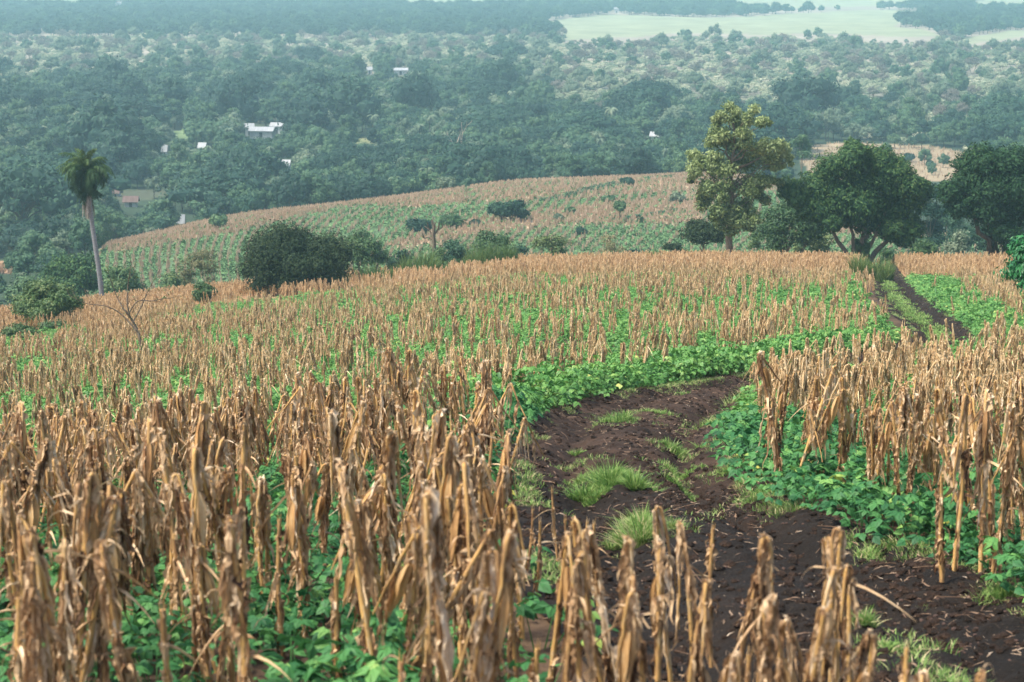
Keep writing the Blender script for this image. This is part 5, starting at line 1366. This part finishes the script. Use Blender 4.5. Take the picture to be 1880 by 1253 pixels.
addf('low scrub tree', 'scrub', 512, W=6, H=3.2, cb=.2, nblob=12, nleaf=600, leaf=.32, br=.2, core=.85, trunk_r=.15, squash=.7)
addf('tall narrow tree', 'fmid', 513, W=6.5, H=10.5, cb=3, nblob=18, nleaf=1100, leaf=.36, br=.2, core=.8, trunk_r=.22)
def far_palm(seed):
    r = np.random.default_rng(seed); tr = MB(); cr = MB(); H = 8.5
    tube(tr, [(0, 0, -.3), (.1, 0, H*.5), (.2, .1, H)], [.2, .17, .15], 6, 0, .5, 0, False)
    for k in range(20):
        az = r.uniform(0, 6.28); el = r.uniform(-.2, 1.2); P = [np.array([.2, .1, H])]; a = el
        for j in range(6): a -= .32; P.append(P[-1] + np.array([math.cos(az)*math.cos(a), math.sin(az)*math.cos(a), math.sin(a)])*.45)
        strip(cr, P, np.array([.1, .3, .36, .34, .28, .2, .04]), np.repeat([[-math.sin(az), math.cos(az), 0]], 7, 0), -.7, 0, r.random())
    return tr, cr
t_, c_ = far_palm(3); FORM.append(('feathery palm', 'fpale', t_, c_))
# in-proto material slots: bark 0, then the crown's own
FM = ['barkd', 'fdark', 'fmid', 'fpale', 'fbrown', 'scrub']
def forest():
    r = np.random.default_rng(21); T = []      # X, Y, form, scale
    CL = PALE + YELLOW + LIME + BROWN + VILLAGE + ORANGE
    def clear(X, Y, hgt, rad=3):
        Z = base_h(X, Y); px, py = project(X, Y, Z); bad = any_in(px, py, CL)
        for f in (.35, .7, .95):
            p2, q2 = project(X, Y, Z + hgt*f); bad |= any_in(p2, q2, CL) & ~any_in(p2, q2, PALE[:0])
        tpx = project(X, Y, Z + hgt)[1]
        for hx, hy, hw, hh in hpos:
            m = F / Y * rad
            bad |= (np.abs(px - hx) < hw*.5 + m*.7) & (py > hy) & (tpx < hy + hh*.1)
        return ~bad
    def valley(X, Y):
        px, py = project(X, Y, base_h(X, Y)); return (Y > ridge(px) + 14) & (Y > 205) & ~((px > 1440) & (Y < 560) & (Y > 230) & (px < 1800) & (py > 300))
    # big umbrella and round trees first
    X, Y = scatter_grid(-340, 340, 200, 1100, 38, 38, .7, .7); _bp, _ = project(X, Y, base_h(X, Y)); k = valley(X, Y) & (np.abs(X/Y) < .34) & (r.random(len(X)) < .6) & clear(X, Y, 12, 6) & (Y < np.interp(_bp, [0, 500, 900, 1100, 1400, 1880], [760, 860, 820, 640, 590, 570])) & (Y > 350) ; X, Y = X[k], Y[k]
    big = np.stack([X, Y], 1); bs = r.uniform(1.15, 1.6, len(X)); bid = r.choice([0, 1, 2, 7, 8, 7], len(X))
    T += [(x, y, i, s * (1.2 if i < 3 else 1.0)) for x, y, i, s in zip(X, Y, bid, bs)]
    # named domes of the photograph
    for px, py, i, s in [(85, 370, 7, 1.35), (372, 345, 8, 1.4), (645, 250, 1, 2.0), (590, 250, 0, 1.8), (300, 290, 8, 1.3), (760, 225, 1, 1.6), (440, 240, 0, 1.8), (545, 345, 7, 1.2), (1480, 240, 0, 2.2), (1195, 215, 8, 1.7), (1080, 280, 7, 1.4), (1190, 235, 0, 1.6), (1860, 265, 8, 1.6), (690, 360, 0, 1.1), (930, 120, 8, 1.4), (160, 210, 0, 1.6), (240, 210, 1, 1.5)]:
        x, y, z = ground_at(px, py, 330); T.append((x, y, i, s)); big = np.vstack([big, [x, y]])
    # fill
    X, Y = scatter_grid(-420, 420, 200, 1250, 5.8, 5.8, .6, .6); k = valley(X, Y) & (np.abs(X/Y) < .34); X, Y = X[k], Y[k]
    n_b = fbm(X*.01, Y*.01, 31, 5); px, _ = project(X, Y, base_h(X, Y))
    bound = np.interp(px, [0, 500, 900, 1100, 1400, 1880], [800, 900, 880, 690, 660, 640])
    sc = sstep(-90, 90, Y - bound + (n_b - .5)*260)
    dens = np.where(Y < 600, .97, .88) - .22 * sc; big_ok = clear(X, Y, 7.5); small_ok = clear(X, Y, 3.0); k = (r.random(len(X)) < dens) & (big_ok | small_ok) & (edge_dist(X, Y, big) > 5.0); X, Y, sc, big_ok = X[k], Y[k], sc[k], big_ok[k]
    scr = r.random(len(X)) < sc; c = fbm(X*.03, Y*.03, 205, 3)
    fid = np.where(c < .42, r.choice([0, 1, 2, 3], len(X)), np.where(c < .56, r.choice([0, 3, 4, 5, 13-1+0], len(X)), r.choice([5, 6, 4, 3, 4, 3, 0, 12], len(X))))
    fid = np.where(fid == 12, 12, fid)
    fid = np.where(scr, r.choice([10, 11, 10, 11, 5, 9, 3], len(X), p=[.28, .28, .14, .14, .06, .06, .04]), fid)
    fid = np.where(~scr & (r.random(len(X)) < .03), 13, fid); fid = np.where(~scr & (r.random(len(X)) < .03), 12, fid)
    s = r.uniform(.5, 1.05, len(X)) * np.where(Y < 520, .85, 1.0); s = np.where(big_ok, s, np.minimum(s, .36)); s = s * np.interp(Y, [200, 380], [.5, 1.0])
    T += list(zip(X, Y, fid, s))
    # scrub plain
    X, Y = scatter_grid(-640, 640, 1250, 2000, 7.5, 8.5, .6, .6); k = (np.abs(X/Y) < .33) & (r.random(len(X)) < .70); X, Y = X[k], Y[k]; k = clear(X, Y, 4); X, Y = X[k], Y[k]
    px, py = project(X, Y, base_h(X, Y)); dk = (py < 72) | (fbm(X*.006, Y*.006, 207, 3) > .70)
    fid = np.where(dk, r.choice([0, 1, 3, 2], len(X)), r.choice([10, 11, 5, 9, 3], len(X), p=[.4, .4, .08, .08, .04]))
    T += list(zip(X, Y, fid, r.uniform(.6, 1.15, len(X))))
    X, Y = scatter_grid(-950, 950, 2000, 2750, 11, 14, .6, .6); k = (np.abs(X/Y) < .33); X, Y = X[k], Y[k]; k = clear(X, Y, 5); X, Y = X[k], Y[k]
    T += list(zip(X, Y, r.choice([0, 1, 3, 2], len(X)), r.uniform(1.0, 1.6, len(X))))
    # shrubs dotted over the brown far field
    X, Y = scatter_grid(60, 170, 420, 560, 16, 16, .8, .8); px, py = project(X, Y, base_h(X, Y)); k = any_in(px, py, BROWN) & (r.random(len(X)) < .5)
    T += list(zip(X[k], Y[k], r.choice([3, 4, 10], k.sum()), r.uniform(.25, .5, k.sum())))
    T = np.array(T); tz_ = base_h(T[:, 0], T[:, 1]); px, py = project(T[:, 0], T[:, 1], tz_); hgt = 8.5 * T[:, 3] * np.where((T[:, 2] == 10) | (T[:, 2] == 11), .4, 1); _, tp = project(T[:, 0], T[:, 1], tz_ + hgt); keep = np.ones(len(T), bool)
    for hx, hy, hw, hh in hpos:
        keep &= ~((np.abs(px - hx) < hw*.5 + 3.2 * T[:, 3] * F / T[:, 1]) & (py > hy + hh*.2) & (tp < hy + hh*.25))
    T = T[keep]; X, Y, fid, s = T[:, 0], T[:, 1], T[:, 2].astype(int), T[:, 3]
    Z = terrain_h(X, Y) - .1; rz = r.uniform(0, 6.28, len(X)); sz = s * r.uniform(.85, 1.2, len(X))
    # visibility of the crown against the terrain
    Ht = np.array([8.5, 8.5, 8.5, 8, 8, 8, 8, 9, 9, 7.5, 3.6, 3.2, 10.5, 8.5])[fid] * sz
    Hh = Z + Ht * .75; blocked = np.zeros(len(X), bool)
    for f in np.concatenate([np.linspace(.10, .5, 60), np.linspace(.5, .97, 60)]):
        blocked |= (base_h(X*f, Y*f) + (.9 if True else 0)*(Y*f < 152) > Hh*f)
    px, py = project(X, Y, Z + Ht*.8); seen = ~blocked & (px > 0) & (px < 1880) & (py > 0)
    key = Y - 60*(s > 1.4)
    cand = np.nonzero(seen & (Y < 900))[0]; cand = cand[np.argsort(key[cand])][:252]
    # individual trees
    MEs = {}
    def mes(i):
        if i not in MEs: MEs[i] = (make_mesh('trunk', FORM[i][2], [M['barkd']], True), make_mesh('crown', FORM[i][3], [M[FORM[i][1]]]))
        return MEs[i]
    MARK = [(40, 400, 'beyond the palm, near the photo edge'), (190, 380, 'just behind the palm'), (300, 400, 'above the tip of the hill field'), (240, 330, 'around the clay roofed clearing'), (420, 340, 'beside the great domed crown'), (350, 400, 'near the pale roofed shack'),
            (525, 330, 'near the white cabin'), (620, 340, 'on the brow left by the striped field'), (485, 270, 'before the long white house'), (720, 330, 'below the yellow clearing'), (845, 290, 'round the white leafless tree'), (800, 320, 'by the red flowering tree'), (930, 310, 'over the middle of the hill brow'), (1060, 290, 'over the hedged part of the brow'), (1200, 290, 'before the airy tall tree'), (1400, 240, 'behind the airy tall tree'), (1550, 250, 'above the brown field'), (1700, 250, 'behind the first mango'), (1830, 270, 'behind the broad mango'), (80, 480, 'down in the gully past the palm'), (60, 440, 'over the orange corner field')]
    MARK[7] = (620, 340, 'on the brow by the curved stripes')
    cells = {}
    for i in cand:
        mk = min(MARK, key=lambda q: (q[0]-px[i])**2 + 2*(q[1]-py[i])**2)
        size = 'big ' if s[i] > 1.3 else ('small ' if s[i] < .72 else '')
        cells.setdefault((size + FORM[fid[i]][0], mk[2]), []).append((py[i], i))
    for (look, where), lst in cells.items():
        lst.sort(reverse=True)
        for q, (_, i) in enumerate(lst):
            lab = look + ' ' + where if len(lst) == 1 else '%s from the field up: %s %s' % (ordn(q), look, where)
            e = thing('valley_tree', ' '.join(lab.split()[:16]), 'tree', (X[i], Y[i], Z[i]), 'trees of the valley wood', rz[i], (s[i], s[i], sz[i]))
            a, b = mes(fid[i]); link('trunk', a, e); link('crown', b, e)
    rest = np.ones(len(X), bool); rest[cand] = False; rest &= ~(blocked & (Y < 600) & (np.abs(px-940) < 800))
    protos = []
    for look, mat, t, c in FORM:
        p = MB(); p.merge(t, 0); p.merge(c, FM.index(mat)); protos.append(p)
    print('forest', rest.sum())
    stuff('distant_woods', 'hazy woodland and scrub covering the valley floor', 'woods', protos, [M[k] for k in FM], np.stack([X, Y, Z], 1)[rest], np.stack([np.zeros(len(X)), np.zeros(len(X)), rz], 1)[rest], np.stack([s, s, sz], 1)[rest], fid[rest], (0, 900, -58))
forest()
for lab, px, top, w in [('tree crowned with red blossom in the wood over the hill', 791, 303, 30), ('smaller red blossomed tree beside the first', 898, 292, 20)]:
    X, Y, Z = ground_at(px, top + 35, 390); m = Y/F
    tr, cr = crown_tree(int(px), w*m, 6.2, 3.5, nblob=8, nleaf=500, leaf=.3, br=.25, core=.7, form='umbrella', squash=.6)
    e = thing('blossom_tree', lab, 'tree', (X, Y, float(terrain_h(X, Y)))); link('trunk', make_mesh('trunk', tr, [M['barkd']]), e); link('crown', make_mesh('crown', cr, [M['red']]), e)

# ------------------------------------------------------------------ haze
def haze():
    x, y0, y1, z0, z1 = 8200, -60, 11800, -85, 6
    mb = MB(); mb.add([(-x, y0, z0), (x, y0, z0), (x, y1, z0), (-x, y1, z0), (-x, y0, z1), (x, y0, z1), (x, y1, z1), (-x, y1, z1)], [(0, 3, 2, 1), (4, 5, 6, 7), (0, 1, 5, 4), (1, 2, 6, 5), (2, 3, 7, 6), (3, 0, 4, 7)])
    m, nt = newmat('valley_haze'); v = nd(nt, 'ShaderNodeVolumePrincipled'); v.inputs['Density'].default_value = HAZE_D; v.inputs['Color'].default_value = HAZE_C; v.inputs['Anisotropy'].default_value = .1
    o = nd(nt, 'ShaderNodeOutputMaterial'); nt.links.new(v.outputs[0], o.inputs['Volume'])
    ob = link('haze', make_mesh('haze', mb, [m])); tag(ob, 'thin blue green haze filling the valley air', kind='stuff')
HAZE_D = 3.0e-4; HAZE_C = (.54, .90, 1.0, 1)
haze()

# ------------------------------------------------------------------ light, camera, render settings
sc = bpy.context.scene
w = bpy.data.worlds.new('World'); sc.world = w; w.use_nodes = True; nt = w.node_tree
bg = nt.nodes['Background']; sky = nt.nodes.new('ShaderNodeTexSky'); sky.sky_type = 'NISHITA'; sky.sun_disc = False
EL, AZ = math.radians(60), math.radians(252)     # sun high behind the camera's left shoulder
sky.sun_elevation = EL; sky.sun_rotation = AZ; sky.air_density = 1.0; sky.dust_density = 3.5; sky.ozone_density = 1.0
nt.links.new(sky.outputs[0], bg.inputs[0]); bg.inputs[1].default_value = .12
sd = bpy.data.lights.new('sun', 'SUN'); sd.energy = 2.6; sd.angle = math.radians(11); sd.color = (1.0, .94, .84)
so = bpy.data.objects.new('sun', sd); C.objects.link(so)
dirv = Vector((math.sin(AZ) * math.cos(EL), math.cos(AZ) * math.cos(EL), math.sin(EL)))
so.rotation_euler = (-dirv).to_track_quat('-Z', 'Y').to_euler()
cd = bpy.data.cameras.new('camera'); cd.sensor_width = 36; cd.lens = F / 1880 * 36; cd.clip_start = .1; cd.clip_end = 30000
cd.dof.use_dof = True; cd.dof.focus_distance = 38; cd.dof.aperture_fstop = 5.0
co = bpy.data.objects.new('camera', cd); C.objects.link(co); co.location = (0, 0, 0); co.rotation_euler = (PI/2 - PITCH, 0, 0); sc.camera = co
sc.view_settings.view_transform = 'Standard'; sc.view_settings.look = 'None'; sc.view_settings.exposure = 1.25; sc.view_settings.gamma = 1
sc.render.engine = 'CYCLES'
cy = sc.cycles; cy.max_bounces = 6; cy.diffuse_bounces = 3; cy.glossy_bounces = 2; cy.transmission_bounces = 3; cy.volume_bounces = 1; cy.transparent_max_bounces = 4
cy.use_denoising = True; cy.denoiser = 'OPENIMAGEDENOISE'; cy.denoising_input_passes = 'RGB_ALBEDO_NORMAL'; cy.denoising_prefilter = 'ACCURATE'; cy.use_adaptive_sampling = False
sc.render.film_transparent = False
print('maize', len(CXs), 'beans', len(bX))
